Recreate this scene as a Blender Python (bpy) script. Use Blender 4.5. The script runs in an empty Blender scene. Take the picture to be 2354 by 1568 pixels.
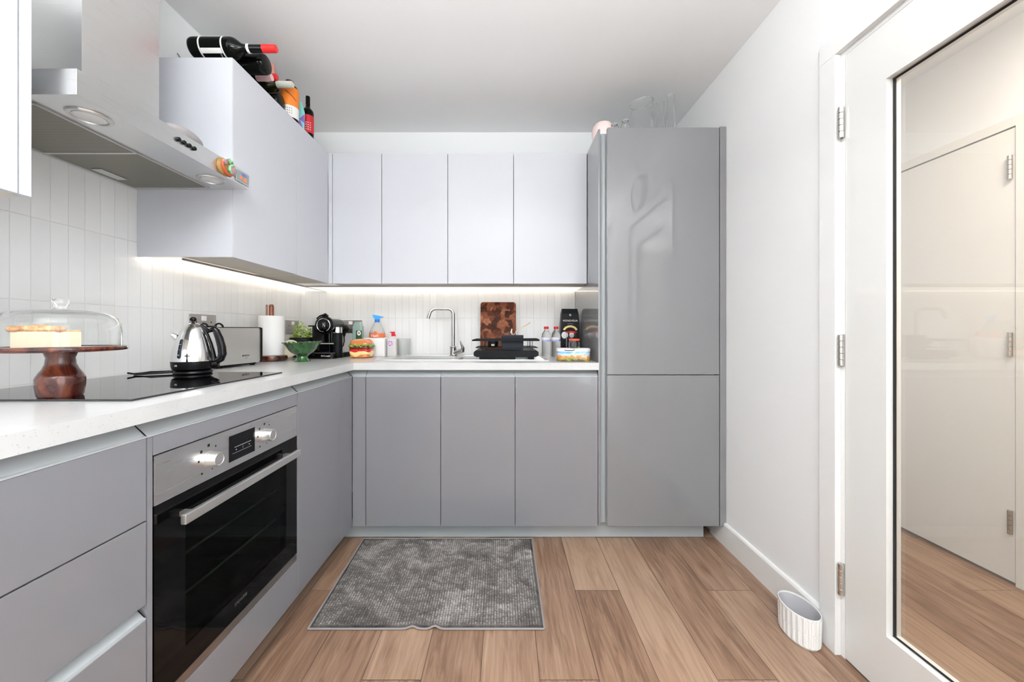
import bpy, bmesh, math, random
import numpy as np
from mathutils import Vector, Matrix, Euler
random.seed(7)
S = bpy.context.scene
C = S.collection
PI = math.pi

# ------------------------------------------------------------------ camera, world, light, exposure
EYE = 1.094
cam_d = bpy.data.cameras.new('camera')
cam = bpy.data.objects.new('camera', cam_d); C.objects.link(cam)
cam.location = (0, 0, EYE); cam.rotation_euler = (PI/2, 0, 0)
cam_d.sensor_width = 36.0; cam_d.sensor_fit = 'HORIZONTAL'
cam_d.lens = 860.0/2354.0*36.0
cam_d.shift_x = 0.00637; cam_d.shift_y = -0.00935
cam_d.clip_start = 0.02
S.camera = cam
S.view_settings.view_transform = 'Standard'
S.view_settings.look = 'None'
S.view_settings.exposure = 0.27
S.view_settings.gamma = 1.0
S.view_settings.use_curve_mapping = False

W = bpy.data.worlds.new('daylight'); S.world = W; W.use_nodes = True
W.node_tree.nodes['Background'].inputs[0].default_value = (0.85, 0.93, 1.0, 1)
W.node_tree.nodes['Background'].inputs[1].default_value = 1.2

def area(name, loc, target, sx, sy, power, col=(1,1,1), shape='RECTANGLE', spread=PI):
    l = bpy.data.lights.new(name, 'AREA'); l.shape = shape; l.size = sx; l.size_y = sy
    l.energy = power; l.color = col; l.spread = spread
    o = bpy.data.objects.new(name, l); C.objects.link(o); o.location = loc
    o.rotation_euler = (Vector(target)-Vector(loc)).to_track_quat('-Z', 'Y').to_euler()
    return o
area('window_and_fill_daylight', (-0.15, -3.12, 1.30), (-0.15, 0, 1.25), 2.3, 2.0, 7, (0.92, 0.965, 1.0))
area('window_and_fill_daylight', (1.19, -1.05, 1.30), (-1.2, -0.75, 1.28), 1.9, 1.9, 38, (0.94, 0.97, 1.0))  # side daylight added to brighten the left run's fronts
area('fill_downlight', (-0.05, -0.45, 1.848), (-0.05, -0.45, 0), 0.7, 0.7, 1.5, (1.0, 0.98, 0.95))  # soft fill added overhead, shining down behind the camera
area('fill_downlight', (-0.1, -2.0, 1.888), (-0.1, -2.0, 0), 0.7, 0.7, 1.5, (1.0, 0.98, 0.95))  # second added fill, further back
area('hall_fill', (1.75, 0.9, 2.41), (1.75, 0.9, 0), 0.4, 0.4, 20, (1.0, 0.91, 0.82))  # added fill that brightens the hall behind the glass door
area('fill_uplight', (-0.05, -0.45, 1.865), (-0.05, -0.45, 3), 0.7, 0.7, 98, (0.96, 0.985, 1.0))  # uplight added to lift the ceiling brightness
area('fill_uplight', (-0.1, -2.0, 1.905), (-0.1, -2.0, 3), 0.6, 0.6, 36, (0.96, 0.985, 1.0))  # added uplight for the rear of the ceiling

# ------------------------------------------------------------------ materials
M = {}
def lin(c):
    return tuple(((v/255.0)/12.92 if v/255.0 <= 0.04045 else ((v/255.0+0.055)/1.055)**2.4) for v in c)
def mat(name, col=(0.8,0.8,0.8), rough=0.5, metal=0.0, coat=0.0, trans=0.0, ior=1.45, emit=None, es=0.0, spec=0.5, coat_rough=0.03, sss=0.0, aniso=0.0):
    m = bpy.data.materials.new(name); m.use_nodes = True
    b = m.node_tree.nodes['Principled BSDF']
    b.inputs['Base Color'].default_value = (*col, 1)
    b.inputs['Roughness'].default_value = rough
    b.inputs['Metallic'].default_value = metal
    b.inputs['Coat Weight'].default_value = coat
    b.inputs['Coat Roughness'].default_value = coat_rough
    b.inputs['Transmission Weight'].default_value = trans
    b.inputs['IOR'].default_value = ior
    b.inputs['Specular IOR Level'].default_value = spec
    b.inputs['Anisotropic'].default_value = aniso
    if emit:
        b.inputs['Emission Color'].default_value = (*emit, 1); b.inputs['Emission Strength'].default_value = es
    M[name] = m
    return m
class NT:
    def __init__(s, m): s.m = m; s.t = m.node_tree; s.b = s.t.nodes['Principled BSDF']
    def n(s, typ, **kw):
        x = s.t.nodes.new(typ)
        for k, v in kw.items(): setattr(x, k, v)
        return x
    def l(s, a, b): s.t.links.new(a, b)
    def math(s, op, a, b=None, c=None):
        x = s.n('ShaderNodeMath', operation=op)
        for i, v in enumerate((a, b, c)):
            if v is None: continue
            if isinstance(v, (int, float)): x.inputs[i].default_value = v
            else: s.l(v, x.inputs[i])
        return x.outputs[0]
    def ramp(s, fac, stops, interp='LINEAR'):
        r = s.n('ShaderNodeValToRGB'); r.color_ramp.interpolation = interp
        el = r.color_ramp.elements
        while len(el) < len(stops): el.new(0.5)
        for e, (p, c) in zip(el, stops): e.position = p; e.color = (*c, 1)
        s.l(fac, r.inputs[0]); return r.outputs[0]
    def xyz(s, kind='pos'):
        if kind == 'pos': g = s.n('ShaderNodeNewGeometry').outputs['Position']
        else: g = s.n('ShaderNodeTexCoord').outputs['Object']
        sp = s.n('ShaderNodeSeparateXYZ'); s.l(g, sp.inputs[0])
        return g, sp.outputs[0], sp.outputs[1], sp.outputs[2]
    def comb(s, x, y, z):
        c = s.n('ShaderNodeCombineXYZ')
        for i, v in enumerate((x, y, z)):
            if isinstance(v, (int, float)): c.inputs[i].default_value = v
            else: s.l(v, c.inputs[i])
        return c.outputs[0]
    def noise(s, vec, scale, detail=3, rough=0.5, dist=0.0, dims='3D', w=None):
        x = s.n('ShaderNodeTexNoise', noise_dimensions=dims)
        s.l(vec, x.inputs['Vector']); x.inputs['Scale'].default_value = scale
        x.inputs['Detail'].default_value = detail; x.inputs['Roughness'].default_value = rough
        x.inputs['Distortion'].default_value = dist
        if w is not None: s.l(w, x.inputs['W'])
        return x.outputs[0]
    def bump(s, h, strength=1.0, dist=1.0):
        x = s.n('ShaderNodeBump'); x.inputs['Strength'].default_value = strength; x.inputs['Distance'].default_value = dist
        s.l(h, x.inputs['Height']); s.l(x.outputs[0], s.b.inputs['Normal'])
def arch_glass(name, tint, refl_rough=0.0, gain=1.0, ior=1.5):
    m = bpy.data.materials.new(name); m.use_nodes = True; t = m.node_tree
    for n in list(t.nodes):
        if n.type != 'OUTPUT_MATERIAL': t.nodes.remove(n)
    out = t.nodes['Material Output']
    tr = t.nodes.new('ShaderNodeBsdfTransparent'); tr.inputs[0].default_value = (*tint, 1)
    gl = t.nodes.new('ShaderNodeBsdfGlossy'); gl.inputs['Roughness'].default_value = refl_rough
    lw = t.nodes.new('ShaderNodeLayerWeight'); lw.inputs[0].default_value = 0.5
    pw = t.nodes.new('ShaderNodeMath'); pw.operation = 'POWER'; pw.inputs[1].default_value = 5.0; t.links.new(lw.outputs['Facing'], pw.inputs[0])
    fr = t.nodes.new('ShaderNodeMath'); fr.operation = 'MULTIPLY_ADD'; fr.inputs[1].default_value = 1-((ior-1)/(ior+1))**2; fr.inputs[2].default_value = ((ior-1)/(ior+1))**2
    t.links.new(pw.outputs[0], fr.inputs[0])
    mu = t.nodes.new('ShaderNodeMath'); mu.operation = 'MULTIPLY'; mu.inputs[1].default_value = gain; mu.use_clamp = True
    mx = t.nodes.new('ShaderNodeMixShader')
    t.links.new(fr.outputs[0], mu.inputs[0]); t.links.new(mu.outputs[0], mx.inputs[0])
    t.links.new(tr.outputs[0], mx.inputs[1]); t.links.new(gl.outputs[0], mx.inputs[2])
    t.links.new(mx.outputs[0], out.inputs[0])
    M[name] = m; return m

mat('wall_paint', (0.86, 0.86, 0.855), 0.55)
mat('wall_paint_cool', (0.86, 0.87, 0.87), 0.55)
mat('ceiling_paint', (0.91, 0.91, 0.905), 0.7)
mat('gloss_white', (0.84, 0.835, 0.82), 0.12, coat=0.6)
mat('door_paint', (0.77, 0.765, 0.74), 0.30, coat=1.0)
mat('hall_door_paint', (0.80, 0.785, 0.75), 0.35)
mat('cab_grey', (0.212, 0.212, 0.229), 0.22, coat=0.75, coat_rough=0.05)
mat('cab_grey_tall', (0.205, 0.205, 0.215), 0.40, coat=1.0, coat_rough=0.035)
mat('cab_light', (0.555, 0.565, 0.605), 0.45, coat=0.3, coat_rough=0.25, spec=0.35)
mat('cab_carcass', (0.40, 0.40, 0.42), 0.4)
mat('cab_under', (0.62, 0.57, 0.50), 0.5)
mat('rail', (0.47, 0.50, 0.515), 0.35, metal=0.25)
mat('plinth', (0.40, 0.43, 0.44), 0.35, coat=0.3)
mat('steel', (0.74, 0.74, 0.73), 0.28, metal=1.0)
mat('steel_dark', (0.42, 0.40, 0.38), 0.32, metal=1.0)
mat('rack_dark', (0.05, 0.05, 0.045), 0.5, metal=0.5)
mat('steel_light', (0.68, 0.675, 0.66), 0.30, metal=0.9)
mat('chrome', (0.80, 0.80, 0.80), 0.06, metal=1.0)
mat('chrome_tap', (0.50, 0.50, 0.50), 0.08, metal=1.0)
mat('glass_edge', (0.45, 0.47, 0.46), 0.2)
mat('nickel', (0.60, 0.57, 0.54), 0.25, metal=1.0)
mat('black_gloss', (0.002, 0.002, 0.003), 0.06, spec=0.35)
mat('hob_glass', (0.004, 0.004, 0.005), 0.02, ior=1.75)
mat('black_plastic', (0.004, 0.004, 0.0045), 0.35, spec=0.25)
mat('black_satin', (0.006, 0.007, 0.008), 0.42, spec=0.2)
mat('oven_black', (0.002, 0.002, 0.002), 0.05, spec=0.25)
mat('cavity', (0.006, 0.009, 0.006), 0.6, spec=0.1)
mat('rubber_black', (0.006, 0.005, 0.005), 0.5)
mat('white_plastic', (0.82, 0.82, 0.82), 0.35)
mat('paper', (0.88, 0.87, 0.86), 0.9)
mat('led_front', (1, 1, 1), 0.5, emit=(1.0, 0.93, 0.84), es=0.72)
mat('led_core', (1, 1, 1), 0.5, emit=(1.0, 0.88, 0.74), es=2.2)
mat('lamp_glow', (1, 1, 1), 0.5, emit=(1.0, 0.97, 0.93), es=4.0)
mat('glass', (1, 1, 1), 0.0, trans=1.0, ior=1.45)
mat('glass_thin', (0.99, 1, 0.995), 0.0, trans=1.0, ior=1.30)
mat('lamp_glass', (0.75, 0.75, 0.74), 0.15, coat=1.0)
mat('navy', (0.010, 0.014, 0.024), 0.4, spec=0.25)
mat('cream', (0.75, 0.68, 0.52), 0.35)
mat('wood_light', (0.66, 0.50, 0.32), 0.5)
mat('red_cap', (0.62, 0.01, 0.02), 0.35)
mat('red_lid', (0.80, 0.09, 0.03), 0.35)
mat('red_foil', (0.72, 0.02, 0.02), 0.35)
mat('pink_foil', (0.85, 0.55, 0.58), 0.4)
mat('pale_foil', (0.62, 0.66, 0.58), 0.4)
mat('copper_foil', (0.80, 0.38, 0.30), 0.35, metal=0.6)
mat('bottle_black', (0.002, 0.003, 0.002), 0.07, spec=0.25)
mat('bottle_green', (0.012, 0.014, 0.003), 0.08, spec=0.35)
mat('label_white', (0.78, 0.77, 0.75), 0.6)
mat('label_pink', (0.80, 0.35, 0.65), 0.5)
mat('label_red', (0.55, 0.02, 0.03), 0.5)
mat('label_lilac', (0.42, 0.44, 0.75), 0.5)
mat('spray_blue', (0.06, 0.38, 0.85), 0.3)
mat('spray_blue_dark', (0.01, 0.16, 0.62), 0.3)
mat('label_orange', (0.70, 0.17, 0.06), 0.45)
mat('label_green', (0.02, 0.10, 0.03), 0.45)
mat('soap_green', (0.45, 0.60, 0.55), 0.15, trans=0.35)
mat('frost', (0.84, 0.86, 0.85), 0.2, trans=0.65, ior=1.3)
mat('milky', (0.85, 0.83, 0.82), 0.25, trans=0.3)
mat('bun', (0.62, 0.20, 0.06), 0.22, coat=0.6)
mat('lettuce', (0.14, 0.34, 0.04), 0.25, coat=0.5)
mat('patty', (0.12, 0.015, 0.012), 0.25, coat=0.5)
mat('tomato', (0.66, 0.012, 0.012), 0.15, coat=0.8)
mat('cheese', (0.86, 0.66, 0.28), 0.2, coat=0.6)
mat('ink_black', (0.01, 0.01, 0.01), 0.5)
mat('ink_grey', (0.30, 0.30, 0.30), 0.5)
mat('ink_dim', (0.09, 0.09, 0.09), 0.5)
mat('ink_white', (0.8, 0.8, 0.8), 0.5)
mat('ink_purple', (0.30, 0.10, 0.50), 0.5)
mat('mitt', (0.24, 0.20, 0.20), 0.95)
mat('pink_china', (0.86, 0.68, 0.65), 0.35)
mat('pot_black', (0.010, 0.010, 0.010), 0.5, spec=0.3)
mat('soil', (0.02, 0.015, 0.01), 0.9)
mat('fudge_cream', (0.75, 0.62, 0.45), 0.5)
mat('magnet_ochre', (0.30, 0.17, 0.05), 0.5)
mat('magnet_rust', (0.42, 0.08, 0.03), 0.4)
mat('magnet_teal', (0.22, 0.30, 0.29), 0.4)
mat('magnet_orange', (0.80, 0.20, 0.08), 0.4)
mat('magnet_blue', (0.14, 0.16, 0.50), 0.4)
mat('magnet_mint', (0.22, 0.42, 0.22), 0.35)
mat('magnet_mauve', (0.35, 0.20, 0.22), 0.4)
mat('carton_teal', (0.20, 0.55, 0.52), 0.4)
mat('carton_purple', (0.22, 0.10, 0.45), 0.4)
mat('orange_label', (0.82, 0.22, 0.02), 0.5)
mat('wire_grey', (0.45, 0.44, 0.42), 0.3, metal=1.0)
mat('orange_seal', (0.75, 0.12, 0.03), 0.5)
arch_glass('pane', (0.985, 0.985, 0.975), 0.0, 1.6)
arch_glass('oven_pane', (0.42, 0.48, 0.42), 0.0, 0.45)

# brushed steel streaks
for nm in ('steel', 'steel_light', 'steel_dark'):
    q = NT(M[nm]); g, x, y, z = q.xyz()
    h = q.noise(q.comb(q.math('MULTIPLY', x, 6), q.math('MULTIPLY', y, 6), q.math('MULTIPLY', z, 900)), 1.0, 2)
    r = q.math('MULTIPLY_ADD', h, 0.14, q.b.inputs['Roughness'].default_value-0.05); q.l(r, q.b.inputs['Roughness'])

# glazed tiles: one object-space brick lattice per wall
def tile_mat(name, axis, phase, zphase):
    m = mat(name, (0.78, 0.78, 0.765), 0.10, coat=0.3); q = NT(m)
    g, x, y, z = q.xyz()
    u = q.math('ADD', x if axis == 'x' else y, 20*0.04696-phase)
    v = q.math('ADD', z, 10*0.2444-zphase)
    br = q.n('ShaderNodeTexBrick'); br.offset = 0.0; br.squash = 1.0
    q.l(q.comb(u, v, 0), br.inputs['Vector'])
    br.inputs['Color1'].default_value = (0, 0, 0, 1); br.inputs['Color2'].default_value = (1, 1, 1, 1); br.inputs['Mortar'].default_value = (0.5, 0.5, 0.5, 1)
    br.inputs['Scale'].default_value = 1.0; br.inputs['Mortar Size'].default_value = 0.0011
    br.inputs['Mortar Smooth'].default_value = 0.3
    br.inputs['Brick Width'].default_value = 0.04696; br.inputs['Row Height'].default_value = 0.2444
    fac = br.outputs['Fac']
    w = q.math('MULTIPLY', br.outputs['Color'], 9.0)
    n = q.noise(g, 11.0, 2, 0.5, 0.3, '4D', w)
    n2 = q.noise(g, 45.0, 1, 0.5, 0.0, '4D', w)
    h = q.math('ADD', q.math('MULTIPLY', n, 0.0016), q.math('MULTIPLY', n2, 0.00012))
    h = q.math('SUBTRACT', h, q.math('MULTIPLY', fac, 0.0007))
    q.bump(h, 1.0, 1.0)
    mix = q.n('ShaderNodeMix', data_type='RGBA'); q.l(fac, mix.inputs[0])
    tone = q.ramp(br.outputs['Color'], [(0, (0.72, 0.72, 0.715)), (1, (0.755, 0.755, 0.75))])
    q.l(tone, mix.inputs[6]); mix.inputs[7].default_value = (0.68, 0.675, 0.655, 1)
    q.l(mix.outputs[2], q.b.inputs['Base Color'])
    q.l(q.math('MULTIPLY_ADD', fac, 0.6, 0.10), q.b.inputs['Roughness'])
tile_mat('tile_left', 'y', 1.0469, 0.9407)
tile_mat('tile_back', 'x', 0.4735, 0.9407)

# oak laminate planks
def floor_mat():
    m = mat('oak', (0.4, 0.25, 0.16), 0.38, coat=0.12, coat_rough=0.2); q = NT(m); g, x, y, z = q.xyz()
    PW, PL = 0.1865, 1.22
    u = q.math('DIVIDE', q.math('ADD', x, 0.079), PW)
    idx = q.math('FLOOR', u); fu = q.math('FRACT', u)
    v = q.math('DIVIDE', q.math('SUBTRACT', y, 1.581), PL)
    v = q.math('SUBTRACT', v, q.math('DIVIDE', q.math('SUBTRACT', idx, 2.0), 3.0))
    v = q.math('ADD', v, 20.0); jdx = q.math('FLOOR', v); fv = q.math('FRACT', v)
    eu = q.math('MULTIPLY', q.math('MINIMUM', fu, q.math('SUBTRACT', 1.0, fu)), PW)
    ev = q.math('MULTIPLY', q.math('MINIMUM', fv, q.math('SUBTRACT', 1.0, fv)), PL)
    e = q.math('MINIMUM', eu, ev)
    gap = q.math('SUBTRACT', 1.0, q.math('SMOOTH_MIN', q.math('DIVIDE', e, 0.0019), 1.0, 0.1))
    seed = q.math('ADD', q.math('MULTIPLY', idx, 7.31), q.math('MULTIPLY', jdx, 3.77))
    wn = q.n('ShaderNodeTexWhiteNoise', noise_dimensions='1D'); q.l(seed, wn.inputs['W'])
    fine = q.noise(q.comb(q.math('MULTIPLY', x, 95), q.math('MULTIPLY', y, 5), seed), 1.0, 5, 0.6)
    broad = q.noise(q.comb(q.math('MULTIPLY', x, 17), q.math('MULTIPLY', y, 2.0), seed), 1.0, 4, 0.55, 1.3)
    ring = q.math('PINGPONG', q.math('MULTIPLY', broad, 9.0), 1.0)
    knot = q.n('ShaderNodeTexVoronoi'); q.l(q.comb(q.math('MULTIPLY', x, 6.0), q.math('MULTIPLY', y, 2.6), seed), knot.inputs['Vector']); knot.inputs['Scale'].default_value = 0.8
    kn = q.math('SUBTRACT', 1.0, q.math('MINIMUM', q.math('MULTIPLY', knot.outputs['Distance'], 7.0), 1.0))
    t = q.math('ADD', q.math('MULTIPLY_ADD', fine, 0.62, -0.085), q.math('MULTIPLY', broad, 0.35))
    t = q.math('ADD', t, q.math('MULTIPLY', ring, 0.10))
    t = q.math('ADD', t, q.math('MULTIPLY_ADD', wn.outputs[0], 0.26, -0.05))
    t = q.math('SUBTRACT', t, q.math('MULTIPLY', kn, 0.25))
    col = q.ramp(t, [(0.10, lin((76, 54, 41))), (0.36, lin((121, 93, 74))), (0.52, lin((145, 116, 95))), (0.72, lin((166, 138, 116)))])
    mix = q.n('ShaderNodeMix', data_type='RGBA'); q.l(gap, mix.inputs[0]); q.l(col, mix.inputs[6]); mix.inputs[7].default_value = (0.05, 0.03, 0.02, 1)
    q.l(mix.outputs[2], q.b.inputs['Base Color'])
    q.bump(q.math('SUBTRACT', q.math('MULTIPLY', fine, 0.0002), q.math('MULTIPLY', gap, 0.0007)), 1.0, 1.0)
floor_mat()

def quartz_mat():
    m = mat('quartz', (0.8, 0.8, 0.79), 0.28, coat=0.25); q = NT(m); g, x, y, z = q.xyz()
    v = q.n('ShaderNodeTexVoronoi'); q.l(g, v.inputs['Vector']); v.inputs['Scale'].default_value = 170
    n = q.noise(g, 60, 2)
    k = q.math('GREATER_THAN', q.math('ADD', q.math('MULTIPLY', v.outputs['Distance'], -1.0), q.math('MULTIPLY', n, 0.62)), 0.16)
    n2 = q.noise(g, 9, 4)
    base = q.ramp(n2, [(0.3, (0.53, 0.535, 0.535)), (0.7, (0.59, 0.59, 0.59))])
    mix = q.n('ShaderNodeMix', data_type='RGBA'); q.l(q.math('MULTIPLY', k, 0.75), mix.inputs[0]); q.l(base, mix.inputs[6]); mix.inputs[7].default_value = (0.40, 0.39, 0.37, 1)
    q.l(mix.outputs[2], q.b.inputs['Base Color'])
quartz_mat()

def dark_wood(name, c0, c1, c2, rough=0.25):
    m = mat(name, c1, rough, coat=0.5); q = NT(m); g, x, y, z = q.xyz('obj')
    n = q.noise(q.comb(q.math('MULTIPLY', x, 14), q.math('MULTIPLY', y, 45), q.math('MULTIPLY', z, 9)), 1.0, 4, 0.6, 0.8)
    q.l(q.ramp(n, [(0.3, c0), (0.5, c1), (0.72, c2)]), q.b.inputs['Base Color'])
dark_wood('acacia', (0.020, 0.003, 0.002), (0.065, 0.011, 0.006), (0.20, 0.048, 0.018))
dark_wood('acacia_post', (0.13, 0.03, 0.008), (0.24, 0.06, 0.018), (0.35, 0.10, 0.03))
def board_mat():
    m = mat('end_grain', (0.3, 0.1, 0.05), 0.55, spec=0.2); q = NT(m); g, x, y, z = q.xyz()
    v = q.n('ShaderNodeTexVoronoi', distance='CHEBYCHEV'); v.inputs['Randomness'].default_value = 0.75
    n = q.noise(g, 9, 3, 0.6, 1.5)
    vv = q.comb(q.math('MULTIPLY_ADD', n, 0.05, x), 0.0, q.math('MULTIPLY_ADD', n, 0.09, z))
    q.l(vv, v.inputs['Vector']); v.inputs['Scale'].default_value = 24
    sp = q.n('ShaderNodeSeparateColor'); q.l(v.outputs['Color'], sp.inputs[0])
    t = q.math('ADD', q.math('MULTIPLY', sp.outputs[0], 0.55), q.math('MULTIPLY', q.noise(g, 38, 4, 0.6, 1.0), 0.5))
    q.l(q.ramp(t, [(0.2, (0.022, 0.004, 0.001)), (0.48, (0.10, 0.024, 0.009)), (0.68, (0.21, 0.066, 0.028)), (0.95, (0.42, 0.19, 0.09))]), q.b.inputs['Base Color'])
board_mat()
def mesh_filter_mat():
    m = mat('filter_mesh', (0.33, 0.32, 0.27), 0.35, metal=0.4); q = NT(m); g, x, y, z = q.xyz()
    a = q.math('SINE', q.math('MULTIPLY', q.math('ADD', x, y), 700.0)); b = q.math('SINE', q.math('MULTIPLY', q.math('SUBTRACT', x, y), 700.0))
    t = q.math('MULTIPLY', a, b)
    q.l(q.ramp(q.math('MULTIPLY_ADD', t, 0.5, 0.5), [(0.35, (0.06, 0.055, 0.04)), (0.6, (0.34, 0.33, 0.27))]), q.b.inputs['Base Color'])
mesh_filter_mat()
def rug_mat():
    m = mat('chenille', (0.2, 0.19, 0.19), 0.9); q = NT(m); g, x, y, z = q.xyz()
    n = q.noise(g, 6.5, 6, 0.7, 0.8); n2 = q.noise(g, 160, 2)
    hh = q.math('MULTIPLY_ADD', z, 30.0, -0.13)
    t = q.math('ADD', q.math('ADD', q.math('MULTIPLY', n, 0.75), q.math('MULTIPLY', n2, 0.22)), hh)
    q.l(q.ramp(t, [(0.34, (0.022, 0.020, 0.018)), (0.60, (0.125, 0.115, 0.108)), (0.86, (0.40, 0.38, 0.365))]), q.b.inputs['Base Color'])
rug_mat()
def tin_mat():
    m = mat('tin_scene', (0.3, 0.4, 0.6), 0.3, coat=0.4); q = NT(m); g, x, y, z = q.xyz('obj')
    n = q.noise(q.comb(q.math('MULTIPLY', x, 26), 0, q.math('MULTIPLY', z, 30)), 1.0, 4, 0.65, 0.8)
    t = q.math('ADD', q.math('MULTIPLY', z, 13.0), q.math('MULTIPLY_ADD', n, 0.9, -0.45))
    q.l(q.ramp(t, [(0.05, (0.10, 0.03, 0.02)), (0.16, (0.22, 0.32, 0.03)), (0.28, (0.62, 0.20, 0.06)), (0.38, (0.65, 0.42, 0.22)), (0.46, (0.55, 0.72, 0.85)), (0.72, (0.10, 0.38, 0.75))]), q.b.inputs['Base Color'])
tin_mat()
def leaf_mat():
    m = mat('leaf', (0.2, 0.35, 0.05), 0.45); q = NT(m); g, x, y, z = q.xyz()
    n = q.noise(g, 55, 2)
    q.l(q.ramp(n, [(0.3, (0.05, 0.14, 0.015)), (0.5, (0.32, 0.48, 0.06)), (0.7, (0.68, 0.76, 0.20))]), q.b.inputs['Base Color'])
leaf_mat()
def green_glaze():
    m = mat('green_glaze', (0.03, 0.16, 0.03), 0.12, coat=0.8); q = NT(m); g, x, y, z = q.xyz()
    n = q.noise(g, 26, 4, 0.6, 0.6)
    q.l(q.ramp(n, [(0.3, (0.005, 0.028, 0.006)), (0.52, (0.014, 0.075, 0.014)), (0.75, (0.05, 0.18, 0.045))]), q.b.inputs['Base Color'])
green_glaze()
def crust_mat():
    m = mat('crust', (0.6, 0.3, 0.12), 0.5); q = NT(m); g, x, y, z = q.xyz()
    n = q.noise(g, 50, 4, 0.6)
    q.l(q.ramp(n, [(0.3, (0.45, 0.16, 0.05)), (0.5, (0.72, 0.42, 0.20)), (0.7, (0.86, 0.68, 0.45))]), q.b.inputs['Base Color'])
crust_mat()

# ------------------------------------------------------------------ mesh helpers
def box(bm, x0, x1, y0, y1, z0, z1, bev=0.0, seg=2, mi=0):
    r = bmesh.ops.create_cube(bm, size=1.0)
    vs = r['verts']
    for v in vs:
        v.co = Vector(((x0+x1)/2+v.co.x*(x1-x0), (y0+y1)/2+v.co.y*(y1-y0), (z0+z1)/2+v.co.z*(z1-z0)))
    fs = list({f for v in vs for f in v.link_faces})
    for f in fs: f.material_index = mi
    if bev > 0:
        es = list({e for v in vs for e in v.link_edges})
        rr = bmesh.ops.bevel(bm, geom=es, offset=bev, segments=seg, affect='EDGES', profile=0.5)
        for f in rr['faces']: f.material_index = mi
        out = list({v for f in rr['faces'] for v in f.verts})
        return out
    return vs
def lathe(bm, prof, cx=0, cy=0, seg=48, mi=0, cap=True, fn=None):
    rings = []
    for (r, z) in prof:
        if r < 1e-6: rings.append([bm.verts.new((cx, cy, z))]); continue
        ring = []
        for k in range(seg):
            a = 2*PI*k/seg; rr = r; zz = z
            if fn: rr, zz = fn(r, z, a)
            ring.append(bm.verts.new((cx+rr*math.cos(a), cy+rr*math.sin(a), zz)))
        rings.append(ring)
    for a, b in zip(rings, rings[1:]):
        if len(a) == 1 and len(b) == 1: continue
        for k in range(seg):
            k2 = (k+1) % seg
            if len(a) == 1: f = bm.faces.new((a[0], b[k2], b[k]))
            elif len(b) == 1: f = bm.faces.new((a[k], a[k2], b[0]))
            else: f = bm.faces.new((a[k], a[k2], b[k2], b[k]))
            f.material_index = mi
    if cap:
        for rg, fl in ((rings[0], True), (rings[-1], False)):
            if len(rg) > 2:
                f = bm.faces.new(list(reversed(rg)) if fl else rg); f.material_index = mi
    return [v for r in rings for v in r]
def tube(bm, pts, r, seg=12, closed=False, mi=0, caps=True, flat=1.0):
    pts = [Vector(p) for p in pts]; n = len(pts); rings = []
    rad = r if isinstance(r, (list, tuple)) else [r]*n
    up = None
    for i, p in enumerate(pts):
        if closed: t = (pts[(i+1) % n]-pts[i-1]).normalized()
        else: t = (pts[min(i+1, n-1)]-pts[max(i-1, 0)]).normalized()
        if up is None:
            up = Vector((0, 0, 1)) if abs(t.z) < 0.9 else Vector((0, 1, 0))
        s = t.cross(up).normalized(); u2 = s.cross(t).normalized(); up = u2
        rings.append([bm.verts.new(p+s*math.cos(2*PI*k/seg)*rad[i]+u2*math.sin(2*PI*k/seg)*rad[i]*flat) for k in range(seg)])
    m = n if closed else n-1
    for i in range(m):
        a, b = rings[i], rings[(i+1) % n]
        for k in range(seg):
            f = bm.faces.new((a[k], a[(k+1) % seg], b[(k+1) % seg], b[k])); f.material_index = mi
    if not closed and caps:
        bm.faces.new(list(reversed(rings[0]))); bm.faces.new(rings[-1])
def arc(c, r, a0, a1, n, plane='xz', off=0):
    out = []
    for i in range(n+1):
        a = a0+(a1-a0)*i/n; u, v = r*math.cos(a), r*math.sin(a)
        if plane == 'xz': out.append((c[0]+u, c[1], c[2]+v))
        elif plane == 'yz': out.append((c[0], c[1]+u, c[2]+v))
        else: out.append((c[0]+u, c[1]+v, c[2]))
    return out
def prism(bm, poly, axis, a, b, mi=0):
    """extrude a closed 2-D polygon along an axis: 'x' -> poly is (y,z); 'y' -> (x,z); 'z' -> (x,y)"""
    def P(p, t):
        return {'x': (t, p[0], p[1]), 'y': (p[0], t, p[1]), 'z': (p[0], p[1], t)}[axis]
    A = [bm.verts.new(P(p, a)) for p in poly]; B = [bm.verts.new(P(p, b)) for p in poly]
    n = len(poly)
    for k in range(n):
        f = bm.faces.new((A[k], A[(k+1) % n], B[(k+1) % n], B[k])); f.material_index = mi
    f = bm.faces.new(list(reversed(A))); f.material_index = mi
    f = bm.faces.new(B); f.material_index = mi
def rrect(x0, x1, y0, y1, r, n=6):
    out = []
    for cx, cy, a0 in ((x1-r, y1-r, 0), (x0+r, y1-r, PI/2), (x0+r, y0+r, PI), (x1-r, y0+r, 1.5*PI)):
        for i in range(n+1):
            a = a0+PI/2*i/n; out.append((cx+r*math.cos(a), cy+r*math.sin(a)))
    return out
def ball(bm, c, r, sx=1, sy=1, sz=1, seg=20, mi=0):
    rr = bmesh.ops.create_uvsphere(bm, u_segments=seg, v_segments=max(8, seg//2), radius=r)
    for v in rr['verts']: v.co = Vector((c[0]+v.co.x*sx, c[1]+v.co.y*sy, c[2]+v.co.z*sz))
    for f in {f for v in rr['verts'] for f in v.link_faces}: f.material_index = mi
    return rr['verts']
def xf(vs, mtx):
    for v in vs: v.co = mtx @ v.co
ORG = {}
def tag(o, label=None, cat=None, group=None, kind=None):
    if label: o['label'] = label
    if cat: o['category'] = cat
    if group: o['group'] = group
    if kind: o['kind'] = kind
    return o
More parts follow.
